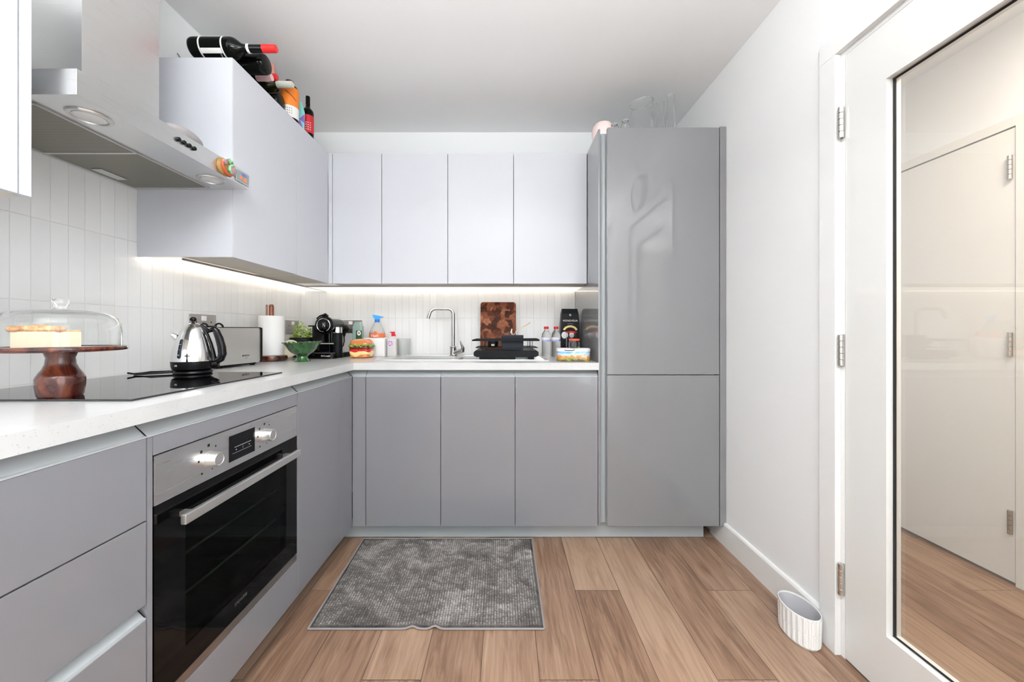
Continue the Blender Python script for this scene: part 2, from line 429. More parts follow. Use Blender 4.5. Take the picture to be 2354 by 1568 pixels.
def thing(name, label, cat, loc=(0,0,0), rot=(0,0,0), group=None, local=False):
    o = bpy.data.objects.new(name, None); C.objects.link(o); o.empty_display_size = 0.05
    o.location = loc; o.rotation_euler = rot
    ORG[o.name] = Vector((0,0,0)) if local else Vector(loc)
    return tag(o, label, cat, group)
def fin(name, bm, mats, parent=None, smooth=35, org=None, label=None, cat=None, group=None, kind=None):
    off = ORG[parent.name] if parent else (Vector(org) if org else Vector((0,0,0)))
    if off.length > 0:
        for v in bm.verts: v.co -= off
    bmesh.ops.recalc_face_normals(bm, faces=bm.faces[:])
    me = bpy.data.meshes.new(name); bm.to_mesh(me); bm.free()
    if isinstance(mats, str): mats = [mats]
    for k in mats: me.materials.append(M[k])
    if smooth:
        me.shade_smooth(); me.set_sharp_from_angle(angle=math.radians(smooth))
    o = bpy.data.objects.new(name, me); C.objects.link(o)
    if smooth:
        wn = o.modifiers.new('normals', 'WEIGHTED_NORMAL'); wn.keep_sharp = True; wn.weight = 90
    if parent: o.parent = parent; ORG[o.name] = off
    elif org: o.location = org; ORG[o.name] = Vector(org)
    else: ORG[o.name] = Vector((0,0,0))
    return tag(o, label, cat, group, kind)
def struct(name, bm, m, parent=None, smooth=35):
    return fin(name, bm, m, parent, smooth, kind='structure') if not parent else fin(name, bm, m, parent, smooth)
def B(*a, **k):
    bm = bmesh.new(); box(bm, *a, **k); return bm
def text(body, size, loc, rot, m, parent, name='lettering', ext=0.0003, sx=1.0):
    cu = bpy.data.curves.new('t', 'FONT'); cu.body = body; cu.size = size; cu.extrude = ext
    cu.align_x = 'CENTER'; cu.align_y = 'CENTER'
    to = bpy.data.objects.new('t', cu); C.objects.link(to)
    dg = bpy.context.evaluated_depsgraph_get()
    me = bpy.data.meshes.new_from_object(to.evaluated_get(dg)); me.name = name
    bpy.data.objects.remove(to)
    me.transform(Matrix.Diagonal((sx, 1, 1, 1)))
    me.transform(Euler(rot).to_matrix().to_4x4()); me.transform(Matrix.Translation(Vector(loc)-ORG[parent.name]))
    me.materials.clear(); me.materials.append(M[m])
    o = bpy.data.objects.new(name, me); C.objects.link(o); o.parent = parent
    ORG[o.name] = ORG[parent.name]
    return o
def copy_tree(o, parent=None):
    c = o.copy(); C.objects.link(c); c.parent = parent
    for ch in [k for k in bpy.data.objects if k.parent == o]: copy_tree(ch, c)
    return c

# ------------------------------------------------------------------ room shell
XL, XR, YB, ZC = -1.388, 1.127, 2.54, 2.45
struct('floor', B(-1.6, 2.40, -3.3, 3.4, -0.05, 0.0), 'oak', smooth=0)
struct('ceiling', B(-1.6, 2.40, -3.3, 3.4, ZC, ZC+0.05), 'ceiling_paint', smooth=0)
struct('wall_left', B(-1.5, XL-0.008, -3.3, 2.65, 0.0, ZC), 'wall_paint_cool', smooth=0)
struct('wall_back', B(-1.5, 1.2, YB+0.008, 2.65, 0.0, ZC), 'wall_paint_cool', smooth=0)
bm = bmesh.new()
box(bm, XR, 1.20, 1.30, 2.56, 0, ZC); box(bm, XR, 1.20, -3.2, -2.05, 0, ZC); box(bm, XR, 1.20, -0.05, 0.40, 0, ZC); box(bm, XR, 1.20, -2.05, -0.05, 0, 0.3); box(bm, XR, 1.20, -2.05, -0.05, 2.3, ZC); box(bm, XR, 1.20, 0.40, 1.30, 2.045, ZC)
struct('wall_right', bm, 'wall_paint', smooth=0)
bm = bmesh.new()
box(bm, -1.5, -1.32, -3.3, -3.2, 0, ZC); box(bm, 1.02, 1.2, -3.3, -3.2, 0, ZC); box(bm, -1.32, 1.02, -3.3, -3.2, 0, 0.28); box(bm, -1.32, 1.02, -3.3, -3.2, 2.32, ZC)
struct('wall_front', bm, 'wall_paint', smooth=0)
bm = bmesh.new(); box(bm, 2.20, 2.30, 1.66, 3.4, 2.02, ZC); box(bm, 2.20, 2.30, 0.0, 1.56, 0, ZC); box(bm, 2.20, 2.30, 1.56, 1.66, 2.02, ZC); box(bm, 2.20, 2.30, 2.45, 3.4, 0, 2.02)
struct('wall_hall_side', bm, 'wall_paint', smooth=0)
bm = bmesh.new(); box(bm, 1.2, 2.3, 3.3, 3.4, 0, ZC)
struct('wall_hall_end', bm, 'wall_paint', smooth=0)
struct('wall_hall_front', B(1.2, 2.3, 0.0, 0.08, 0, ZC), 'wall_paint', smooth=0)
# tiled splashbacks
struct('wall_left_tiling', B(XL-0.008, XL, -0.6, YB, 0.935, 1.90), 'tile_left', smooth=0)
struct('wall_back_tiling', B(XL, 0.4735, YB, YB+0.008, 0.935, 1.42), 'tile_back', smooth=0)
# window behind the camera
w = struct('window_1', B(-1.32, 1.02, -3.27, -3.262, 0.28, 2.32), 'pane', smooth=0)
bm = bmesh.new()
for a, b_, c, d in ((-1.32, -1.26, 0.28, 2.32), (0.96, 1.02, 0.28, 2.32), (-1.32, 1.02, 0.28, 0.34), (-1.32, 1.02, 2.26, 2.32), (-0.18, -0.12, 0.28, 2.32)):
    box(bm, a, b_, -3.275, -3.215, c, d, 0.004)
struct('window_frame', bm, 'gloss_white', w)
w2 = struct('fill_window', B(1.196, 1.1995, -2.05, -0.05, 0.3, 2.3), 'pane', smooth=0)  # unseen side window, added to let light in from the right
bm = bmesh.new()
for a, b_, c, d in ((-2.05, -1.99, 0.3, 2.3), (-0.11, -0.05, 0.3, 2.3), (-2.05, -0.05, 0.3, 0.36), (-2.05, -0.05, 2.24, 2.3), (-1.08, -1.02, 0.3, 2.3)):
    box(bm, 1.13, 1.185, a, b_, c, d, 0.004)
struct('window_frame', bm, 'gloss_white', w2)
# skirting
bm = bmesh.new()
prism(bm, [(XR, 0.0), (XR-0.014, 0.0), (XR-0.014, 0.108), (XR-0.010, 0.116), (XR, 0.118)], 'y', 1.328, 2.04)
struct('baseboard_right', bm, 'gloss_white', smooth=0)
bm = bmesh.new(); prism(bm, [(2.20, 0.0), (2.186, 0.0), (2.186, 0.1), (2.20, 0.105)], 'y', 0.09, 1.54); struct('baseboard_hall', bm, 'gloss_white', smooth=0)
# architrave and lining of the kitchen door
bm = bmesh.new()
box(bm, 1.113, 1.134, 1.2634, 1.328, 0, 2.030, 0.002); box(bm, 1.113, 1.134, 0.372, 1.328, 2.030, 2.094, 0.002); box(bm, 1.113, 1.134, 0.372, 0.436, 0, 2.030, 0.002)
struct('trim_1', bm, 'gloss_white')
bm = bmesh.new()
box(bm, 1.134, 1.20, 1.2485, 1.30, 0, 2.030); box(bm, 1.134, 1.20, 0.436, 1.2485, 2.0165, 2.045); box(bm, 1.134, 1.20, 0.40, 0.448, 0, 2.030)
struct('trim_2', bm, 'gloss_white', smooth=0)
# kitchen door with tall glass
bm = bmesh.new()
DX0, DX1 = 1.132, 1.176
box(bm, DX0, DX1, 1.1122, 1.2455, 0.006, 2.0135); box(bm, DX0, DX1, 0.451, 0.582, 0.006, 2.0135)
box(bm, DX0, DX1, 0.582, 1.1122, 0.006, 0.187); box(bm, DX0, DX1, 0.582, 1.1122, 1.846, 2.0135)
d1 = struct('door_1', bm, 'door_paint', smooth=0)
bm = bmesh.new()
for y0, y1, z0, z1 in ((1.1035, 1.1120, 0.1875, 1.8455), (0.5825, 0.591, 0.1875, 1.8455), (0.591, 1.1035, 0.1875, 0.1935), (0.591, 1.1035, 1.8395, 1.8455)):
    box(bm, 1.1515, 1.1535, y0, y1, z0, z1)
struct('glazing_gasket', bm, 'rubber_black', d1, 0)
struct('glass_pane', B(1.1545, 1.1605, 0.5822, 1.1120, 0.1873, 1.8457), 'pane', d1, 0)
bm = bmesh.new(); vs = lathe(bm, [(0, 0), (0.026, 0), (0.026, 0.008), (0, 0.009)], 0, 0, 28); xf(vs, Matrix.Translation((DX0, 0.505, 1.02)) @ Matrix.Rotation(-PI/2, 4, 'Y'))
tube(bm, [(DX0-0.008, 0.505, 1.02), (DX0-0.045, 0.505, 1.02), (DX0-0.055, 0.515, 1.02), (DX0-0.055, 0.62, 1.02)], 0.0095, 14)
struct('door_handle', bm, 'nickel', d1)
for zc in (1.7935, 1.0315, 0.265):
    bm = bmesh.new(); h = 0.104
    for k in range(5):
        z0 = zc-h/2+k*h/5
        lathe(bm, [(0.0, z0), (0.0075, z0), (0.0083, z0+0.001), (0.0083, z0+h/5-0.0015), (0.0070, z0+h/5-0.0005), (0.0, z0+h/5-0.0005)], 1.1225, 1.2520, 20)
    box(bm, 1.1225, 1.1315, 1.2500, 1.2545, zc-h/2, zc+h/2)
    struct('hinge', bm, 'nickel', d1)
# hall door seen through the glass
bm = bmesh.new(); box(bm, 2.19, 2.235, 1.607, 2.44, 0.012, 1.972, 0.001)
d2 = struct('door_2', bm, 'hall_door_paint')
bm = bmesh.new(); box(bm, 2.186, 2.24, 1.54, 1.603, 0, 2.02); box(bm, 2.186, 2.24, 1.603, 2.45, 1.978, 2.02)
struct('trim_3', bm, 'hall_door_paint', smooth=0)
for zc in (1.805, 1.04, 0.27):
    bm = bmesh.new(); h = 0.104
    for k in range(5):
        z0 = zc-h/2+k*h/5
        lathe(bm, [(0.0, z0), (0.008, z0), (0.008, z0+h/5-0.002), (0.0, z0+h/5-0.002)], 2.181, 1.618, 16)
    struct('hinge', bm, 'nickel', d2)

# wall clock over the kitchen door, seen mirrored in the tall doors
ck = thing('wall_clock', 'round white wall clock hanging above the glazed door, seen reflected in the tall grey cabinet', 'clock', (XR, 0.69, 2.25))
bm = bmesh.new(); vs = lathe(bm, [(0.0, 0.0), (0.145, 0.0), (0.150, 0.012), (0.145, 0.03), (0.132, 0.034), (0.130, 0.020), (0.0, 0.020)], 0, 0, 48)
T = Matrix.Translation((XR-0.001, 0.69, 2.25)) @ Matrix.Rotation(-PI/2, 4, 'Y'); xf(vs, T)
fin('clock_case', bm, 'ink_grey', ck)
bm = bmesh.new(); vs = lathe(bm, [(0.0, 0.0205), (0.129, 0.0205), (0.129, 0.0215), (0.0, 0.0215)], 0, 0, 48); xf(vs, T); fin('clock_face', bm, 'label_white', ck)
bm = bmesh.new(); box(bm, XR-0.0245, XR-0.0235, 0.687, 0.693, 2.25, 2.34); box(bm, XR-0.0245, XR-0.0235, 0.69, 0.75, 2.247, 2.253); fin('clock_hands', bm, 'ink_black', ck)

# unseen pendant panels added to carry the fill lights overhead
def fill_lamp(x, y, label, zl):
    t = thing('added_ceiling_light', label, 'lamp', (x, y, 2.4495))
    bm = bmesh.new(); box(bm, x-0.36, x+0.36, y-0.36, y+0.36, zl, zl+0.011, 0.004); fin('fill_panel', bm, 'gloss_white', t)
    bm = bmesh.new(); lathe(bm, [(0.0, 2.449), (0.06, 2.449), (0.06, 2.435), (0.0, 2.435)], x, y, 24); lathe(bm, [(0.0, 2.4348), (0.006, 2.4348), (0.006, zl+0.0112), (0, zl+0.0112)], x, y, 12); fin('ceiling_mount', bm, 'chrome', t)
fill_lamp(-0.05, -0.45, 'added square white pendant fill panel nearer the cabinets, out of frame', 1.851)
fill_lamp(-0.1, -2.0, 'added square white pendant fill panel further back, out of frame', 1.891)
bm = bmesh.new(); box(bm, 1.53, 1.97, 0.68, 1.12, 2.425, 2.4495, 0.004)  # unseen lamp body added to go with the hall fill
fin('added_ceiling_light', bm, 'gloss_white', org=(1.75, 0.9, 2.437), label='added square white fill light on the hall ceiling beyond the door', cat='lamp')

# ------------------------------------------------------------------ plinth, worktop
DF = 1.911      # plane of the back run's door fronts
LX = -0.782     # plane of the left run's door fronts
bm = bmesh.new(); box(bm, -0.858, 1.0525, 1.989, 2.003, 0.002, 0.096)
fin('plinth', bm, 'plinth', smooth=0, org=(0.1, 1.996, 0), label='pale grey kickboard strip along the floor below the back cabinets and fridge housing', cat='plinth')
bm = bmesh.new(); box(bm, -0.872, -0.858, -0.35, 1.988, 0.002, 0.096)
fin('plinth', bm, 'plinth', smooth=0, org=(-0.865, 0.8, 0), label='kickboard strip in shadow below the oven and drawer run', cat='plinth')
bm = bmesh.new()
box(bm, XL+0.001, -0.771, -0.35, YB-0.001, 0.8985, 0.9345); box(bm, -0.771, -0.67, 1.895, YB-0.001, 0.8985, 0.9345)
box(bm, -0.67, -0.11, 1.895, 2.07, 0.8985, 0.9345); box(bm, -0.67, -0.11, 2.39, YB-0.001, 0.8985, 0.9345); box(bm, -0.11, 0.4730, 1.895, YB-0.001, 0.8985, 0.9345)
fin('worktop', bm, 'quartz', smooth=0, org=(-1.0, 1.9, 0.9), label='white speckled L-shaped stone worktop running from the hob round to the fridge housing', cat='worktop')

# ------------------------------------------------------------------ base cabinets
RAILP = [(0.0, 0.0), (0.0, 0.0035), (0.004, 0.0045), (0.016, 0.006), (0.027, 0.011), (0.033, 0.020), (0.035, 0.030), (0.035, 0.0365), (0.038, 0.0365), (0.038, -0.006), (0.0, -0.006)]
def rail_x(x0, x1):
    bm = bmesh.new(); prism(bm, [(DF+0.0005+a, 0.8615+b) for a, b in RAILP if b >= 0], 'x', x0, x1); return bm
def rail_y(y0, y1):
    bm = bmesh.new(); prism(bm, [(LX-0.0005-a, 0.8615+b) for a, b in RAILP if b >= 0], 'y', y0, y1); return bm
G = 'grey handleless base cabinets'
def base_back(x0, x1, label):
    t = thing('base_cabinet', label, 'cabinet', ((x0+x1)/2, 2.2, 0.098), group=G)
    fin('carcass', B(x0+0.0005, x1-0.0005, DF+0.022, YB-0.010, 0.0984, 0.720), 'cab_carcass', t, 0)
    fin('door', B(x0+0.0013, x1-0.0013, DF, DF+0.019, 0.0984, 0.8610, 0.0012), 'cab_grey', t)
    fin('handle_rail', rail_x(x0+0.0002, x1-0.0002), 'rail', t, 40)
base_back(-0.7140, -0.3312, 'glossy grey base cabinet door below the worktop, left of three, beside the corner panel')
base_back(-0.3312, 0.0492, 'glossy grey base cabinet door in the middle of three, under the sink tap')
base_back(0.0492, 0.4728, 'glossy grey base cabinet door next to the tall fridge housing, widest of three')
t = thing('corner_panel', 'narrow grey filler panel in the inner corner, left of the back base doors', 'panel', (-0.75, 1.93, 0.098))
fin('panel', B(-0.7810, -0.7153, DF, DF+0.019, 0.0984, 0.8610, 0.0012), 'cab_grey', t)
fin('handle_rail', rail_x(-0.8195, -0.7142), 'rail', t, 40)
# left run
t = thing('base_cabinet', 'grey base cabinet with one door between the oven and the inner corner', 'cabinet', (-1.08, 1.6, 0.098), group=G)
fin('carcass', B(-1.380, LX-0.022, 1.414, 1.90, 0.0984, 0.860), 'cab_carcass', t, 0)
fin('door', B(LX-0.019, LX, 1.4115, 1.7745, 0.0984, 0.8610, 0.0012), 'cab_grey', t)
fin('filler_panel', B(LX-0.019, LX-0.0008, 1.7765, 1.9100, 0.0984, 0.8610, 0.0012), 'cab_grey', t)
fin('handle_rail', rail_y(1.4115, 1.910), 'rail', t, 40)
# oven housing
t = thing('oven_housing', 'grey cabinet surround built around the black oven', 'cabinet', (-1.08, 1.11, 0.098))
bm = bmesh.new(); box(bm, -1.380, LX-0.001, 0.8175, 0.8295, 0.0984, 0.8605); box(bm, -1.380, LX-0.001, 1.4055, 1.4105, 0.0984, 0.8605); box(bm, -1.380, -1.370, 0.8295, 1.4055, 0.0984, 0.8605)
fin('carcass', bm, 'cab_grey', t, 0)
fin('top_strip', B(LX-0.019, LX, 0.8315, 1.4040, 0.8180, 0.8610, 0.0012), 'cab_grey', t)
fin('lower_panel', B(LX-0.019, LX, 0.8315, 1.4040, 0.0984, 0.2370, 0.0012), 'cab_grey', t)
fin('handle_rail', rail_y(0.8165, 1.4105), 'rail', t, 40)
# drawer units
def drawers(y0, y1, label):
    t = thing('drawer_unit', label, 'cabinet', (-1.08, (y0+y1)/2, 0.098), group='grey drawer units')
    fin('carcass', B(-1.380, LX-0.050, y0+0.001, y1-0.001, 0.0984, 0.860), 'cab_carcass', t, 0)
    bm = B(-1.30, LX-0.0505, y0+0.008, y1-0.008, 0.50, 0.5005)
    bm.free()
    fin('drawer_front', B(LX-0.019, LX, y0+0.0015, y1-0.0015, 0.6825, 0.8610, 0.0012), 'cab_grey', t)
    fin('drawer_front', B(LX-0.019, LX, y0+0.0015, y1-0.0015, 0.5000, 0.6795, 0.0012), 'cab_grey', t)
    fin('drawer_front', B(LX-0.019, LX, y0+0.0015, y1-0.0015, 0.0984, 0.4660, 0.0012), 'cab_grey', t)
    bm = bmesh.new(); prism(bm, [(LX-0.0005-a, 0.4665+b) for a, b in RAILP if b >= 0], 'y', y0+0.0015, y1-0.0015)
    fin('handle_rail', bm, 'rail', t, 40)
    fin('handle_rail', rail_y(y0, y1), 'rail', t, 40)
drawers(0.242, 0.8160, 'grey three-drawer unit left of the oven, drawers with a recessed grip rail')
drawers(-0.34, 0.2415, 'grey drawer unit at the near end of the run, out of frame beside the camera')

# ------------------------------------------------------------------ oven
ov = thing('oven', 'built-in black glass oven with steel control strip and bar handle, lower left', 'oven', (-1.05, 1.1175, 0.238))
O0, O1 = 0.8330, 1.4025
bm = bmesh.new(); box(bm, LX-0.022, LX, O0, O1, 0.7035, 0.8155, 0.001); fin('control_panel', bm, 'steel', ov)
fin('display', B(LX, LX+0.0012, 1.058, 1.1655, 0.7225, 0.7960), 'black_gloss', ov, 0)
bm = bmesh.new(); box(bm, LX+0.0012, LX+0.0015, 1.078, 1.148, 0.7590, 0.7604); box(bm, LX+0.0012, LX+0.0015, 1.070, 1.150, 0.7430, 0.7438); box(bm, LX+0.0012, LX+0.0015, 1.083, 1.087, 0.7500, 0.7530); box(bm, LX+0.0012, LX+0.0015, 1.138, 1.142, 0.7500, 0.7530); box(bm, LX+0.0012, LX+0.0015, 1.1120, 1.1127, 0.7480, 0.7560)
fin('display_marks', bm, 'ink_grey', ov, 0)
for yc in (0.9875, 1.2153):
    bm = bmesh.new(); vs = lathe(bm, [(0, 0), (0.021, 0), (0.021, 0.003), (0.0195, 0.004), (0.0190, 0.026), (0.0175, 0.0285), (0.015, 0.0285), (0.014, 0.0275), (0, 0.0275)], 0, 0, 40)
    xf(vs, Matrix.Translation((LX, yc, 0.757)) @ Matrix.Rotation(PI/2, 4, 'Y')); fin('knob', bm, 'steel_light', ov)
    for k, (dy, dz) in enumerate(((-0.034, 0.004), (-0.026, 0.027), (-0.002, 0.037), (0.022, 0.028), (-0.024, -0.030), (0.010, -0.029), (0.028, -0.012))):
        s = (0.0028, 0.0036, 0.0036, 0.0022, 0.0026, 0.0016, 0.0014)[k]
        fin('dial_mark', B(LX, LX+0.0004, yc+dy-s, yc+dy+s, 0.757+dz-s, 0.757+dz+s), 'ink_black', ov, 0)
# door: opaque surround with a see-through window
WY0, WY1, WZ0, WZ1 = 0.915, 1.335, 0.325, 0.640
bm = bmesh.new()
X0, X1 = LX-0.022, LX-0.0005
box(bm, X0, X1, O0, WY0, 0.2640, 0.7020); box(bm, X0, X1, WY1, O1, 0.2640, 0.7020); box(bm, X0, X1, WY0, WY1, 0.2640, WZ0); box(bm, X0, X1, WY0, WY1, WZ1, 0.7020)
dr = fin('oven_door', bm, 'oven_black', ov, 0)
fin('door_window', B(LX-0.006, LX-0.0008, WY0, WY1, WZ0, WZ1), 'oven_pane', ov, 0)
bm = bmesh.new(); X0 = LX-0.40
box(bm, X0-0.005, X0, WY0-0.03, WY1+0.03, 0.28, 0.69); box(bm, X0, LX-0.023, WY0-0.035, WY0-0.03, 0.28, 0.69); box(bm, X0, LX-0.023, WY1+0.03, WY1+0.035, 0.28, 0.69)
box(bm, X0, LX-0.023, WY0-0.03, WY1+0.03, 0.275, 0.28); box(bm, X0, LX-0.023, WY0-0.03, WY1+0.03, 0.69, 0.695)
fin('oven_cavity', bm, 'cavity', ov, 0)
for zz in (0.515, 0.410):
    bm = bmesh.new(); xs = LX-0.055
    tube(bm, [(xs, WY0-0.028, zz), (xs, WY1+0.028, zz)], 0.0034, 8); tube(bm, [(xs-0.30, WY0-0.028, zz), (xs-0.30, WY1+0.028, zz)], 0.0030, 8, mi=1)
    for k in range(7):
        yy = WY0+0.01+k*(WY1-WY0-0.02)/6; tube(bm, [(xs, yy, zz), (xs-0.30, yy, zz)], 0.0009, 6, mi=1)
    fin('rack', bm, ['steel_light', 'rack_dark'], ov)
bm = bmesh.new()
box(bm, LX+0.026, LX+0.040, 0.869, 1.358, 0.6435, 0.6675, 0.003)
for yy in (0.905, 1.322): box(bm, LX, LX+0.027, yy-0.008, yy+0.008, 0.650, 0.661)
fin('handle', bm, 'steel_light', ov)
bm = bmesh.new(); box(bm, LX-0.022, LX-0.0005, O0, O1, 0.2390, 0.2632, 0.0008); fin('lower_trim', bm, 'steel_dark', ov)
text('ZANUSSI', 0.0125, (LX-0.0002, 1.1060, 0.3020), (PI/2, 0, PI/2), 'ink_dim', ov, sx=1.05)

# ------------------------------------------------------------------ hob
hb = thing('hob', 'black glass induction hob set into the worktop at left', 'hob', (-1.105, 1.14, 0.9345))
fin('glass_plate', B(-1.362, -0.852, 0.852, 1.429, 0.9347, 0.9395, 0.0015), 'hob_glass', hb)

# ------------------------------------------------------------------ wall cabinets
WC = 2.168; WX = -1.028; ZT = 2.1275; ZB = 1.371
GW = 'pale handleless wall cabinets'
def wall_back(x0, x1, label):
    t = thing('wall_cabinet', label, 'cabinet', ((x0+x1)/2, 2.35, ZB), group=GW)
    fin('carcass', B(x0+0.0005, x1-0.0005, WC+0.021, YB-0.001, ZB+0.004, ZT), 'cab_light', t, 0)
    fin('door', B(x0+0.0015, x1-0.0015, WC, WC+0.019, ZB, ZT, 0.0012), 'cab_light', t)
    fin('base_board', B(x0+0.0005, x1-0.0005, WC+0.021, YB-0.001, ZB+0.0005, ZB+0.0038), 'cab_under', t, 0)
k = 1/396.7
e = [(764-1162)*k, (877.5-1162)*k, (1029.5-1162)*k, (1180.5-1162)*k, 0.4728]
wall_back(e[0], e[1], 'narrowest pale wall cabinet on the back wall, beside the inner corner')
wall_back(e[1], e[2], 'pale back wall cabinet, second from the inner corner, above the spray bottle')
wall_back(e[2], e[3], 'pale back wall cabinet above the tap, third from the inner corner')
wall_back(e[3], e[4], 'pale wall cabinet door on the back wall, beside the tall grey fridge housing')
fin('corner_panel', B(WX+0.0015, e[0]-0.0015, WC, WC+0.019, ZB, ZT, 0.0012), 'cab_light', org=(WX+0.01, WC, ZB), label='thin pale filler strip in the upper inner corner between wall cabinets', cat='panel')
def wall_left(y0, y1, zb, zt, label, doors, side=True):
    t = thing('wall_cabinet', label, 'cabinet', (-1.2, (y0+y1)/2, zb), group=GW)
    fin('carcass', B(XL+0.001, WX-0.021, y0+0.0005, y1-0.0005, zb+0.004, zt), 'cab_light', t, 0)
    for a, b_ in doors: fin('door', B(WX-0.019, WX, a, b_, zb, zt, 0.0012), 'cab_light', t)
    fin('base_board', B(XL+0.001, WX-0.021, y0+0.0005, y1-0.0005, zb+0.0005, zb+0.0038), 'cab_under', t, 0)
    return t
t = wall_left(1.411, 1.846, 1.3745, 2.126, 'large pale wall cabinet right of the cooker hood, its blank side facing the camera', [(1.4125, 1.8445)])
fin('side_panel', B(XL+0.001, WX-0.001, 1.4095, 1.4108, 1.3745, 2.126), 'cab_light', t, 0)
wall_left(1.8465, 2.166, 1.3725, 2.127, 'pale wall cabinet on the left wall running into the inner corner', [(1.8475, 2.1655)])
wall_left(0.23, 0.812, 1.385, 2.1275, 'near white wall cabinet at the left edge of the picture, before the cooker hood', [(0.2315, 0.789), (0.7915, 0.812)])

# under-cabinet lighting
t = thing('undercabinet_light', 'glowing strip light under the back wall cabinets', 'lamp', (-0.37, 2.40, 1.36), group='strip lights under the wall cabinets')
fin('front_lip', B(-1.215, 0.4725, 2.268, 2.273, 1.3635, 1.3712), 'steel_dark', t, 0)
fin('diffuser', B(-1.215, 0.4725, 2.2735, 2.510, 1.3665, 1.3708), 'led_front', t, 0)
fin('led_core', B(-1.215, 0.4725, 2.511, 2.536, 1.3655, 1.3708), 'led_core', t, 0)
t = thing('undercabinet_light', 'glowing strip light under the left wall cabinets beside the hood', 'lamp', (-1.30, 1.97, 1.36), group='strip lights under the wall cabinets')
fin('front_lip', B(-1.2235, -1.2185, 1.413, 2.536, 1.3635, 1.3716), 'steel_dark', t, 0)
fin('diffuser', B(-1.360, -1.224, 1.413, 2.536, 1.3665, 1.3716), 'led_front', t, 0)
fin('led_core', B(-1.386, -1.361, 1.413, 2.536, 1.3655, 1.3716), 'led_core', t, 0)

# ------------------------------------------------------------------ tall fridge housing
fr = thing('fridge_housing', 'tall glossy grey cabinet with two stacked doors hiding the fridge freezer', 'cabinet', (0.80, 2.2, 0.098))
fin('side_panel', B(0.4740, 0.4835, DF, YB-0.001, 0.0984, 2.128, 0.001), 'cab_grey_tall', fr)
fin('side_panel', B(1.0945, 1.1255, 1.908, 2.535, 0.0984, 2.139, 0.001), 'cab_grey_tall', fr)
fin('carcass', B(0.4845, 1.093, DF+0.050, YB-0.010, 0.0984, 2.130), 'cab_carcass', fr, 0)
fin('door', B(0.5215, 1.0920, DF, DF+0.022, 0.8735, 2.136, 0.0014), 'cab_grey_tall', fr)
fin('door', B(0.5215, 1.0920, DF, DF+0.022, 0.0984, 0.8700, 0.0014), 'cab_grey_tall', fr)
bm = bmesh.new()
poly = [(0.4838, DF+0.001), (0.4850, DF+0.018), (0.4890, DF+0.031), (0.4970, DF+0.039), (0.5070, DF+0.041), (0.5210, DF+0.041), (0.5210, DF+0.046), (0.4838, DF+0.046)]
prism(bm, poly, 'z', 0.0984, 2.118)
fin('handle_rail', bm, 'rail', fr, 50)

# ------------------------------------------------------------------ cooker hood
hd = thing('cooker_hood', 'stainless steel chimney cooker hood over the hob', 'cooker hood', (-1.18, 1.127, 1.6285))
HX0, HX1, HY0, HY1, HZ0, HZ1 = XL+0.001, -0.967, 0.8434, 1.4085, 1.6285, 1.6875
fin('canopy', B(HX0, HX1, HY0, HY1, HZ0, HZ1, 0.0012), 'steel', hd)
fin('chimney', B(HX0, -1.148, 1.0137, 1.2403, HZ1, ZC-0.001, 0.001), 'steel', hd)
for a, b_, hy in ((0.872, 1.1125, 0.99), (1.1165, 1.382, 1.255)):
    bm = bmesh.new(); box(bm, -1.372, -1.100, a, b_, HZ0-0.0035, HZ0-0.0005)
    f = fin('grease_filter', bm, 'filter_mesh', hd, 0)
    bm = bmesh.new()
    for q in ((-1.375, -1.097, a-0.002, a+0.002), (-1.375, -1.097, b_-0.002, b_+0.002), (-1.101, -1.097, a, b_), (-1.375, -1.370, a, b_)): box(bm, *q, HZ0-0.0045, HZ0-0.0003)
    fin('filter_rim', bm, 'steel_light', f, 0)
    bm = bmesh.new(); box(bm, -1.352, -1.318, hy-0.035, hy+0.05, HZ0-0.0065, HZ0-0.0036, 0.001)
    fin('latch', bm, 'steel_light', f)
for yc, xc in ((0.9305, -1.034), (1.316, -1.034)):
    bm = bmesh.new(); lathe(bm, [(0.0, HZ0-0.0030), (0.030, HZ0-0.0030), (0.031, HZ0-0.0010), (0.0335, HZ0-0.0010), (0.0345, HZ0-0.0045), (0.041, HZ0-0.0040), (0.043, HZ0-0.0003), (0.0, HZ0-0.0003)], xc, yc, 40)
    f = fin('hood_lamp', bm, 'steel_light', hd)
    bm = bmesh.new(); lathe(bm, [(0.0, HZ0-0.0048), (0.022, HZ0-0.0044), (0.0295, HZ0-0.0032), (0.0, HZ0-0.0032)], xc, yc, 32)
    fin('lens', bm, 'lamp_glass', f)
for k in range(4):
    yc = 1.103+k*0.0185; bm = bmesh.new(); vs = lathe(bm, [(0, 0), (0.0062, 0), (0.0062, 0.006), (0.0050, 0.0075), (0, 0.0075)], 0, 0, 20)
    xf(vs, Matrix.Translation((HX1, yc, 1.6605)) @ Matrix.Rotation(PI/2, 4, 'Y')); fin('button', bm, 'black_plastic', hd)
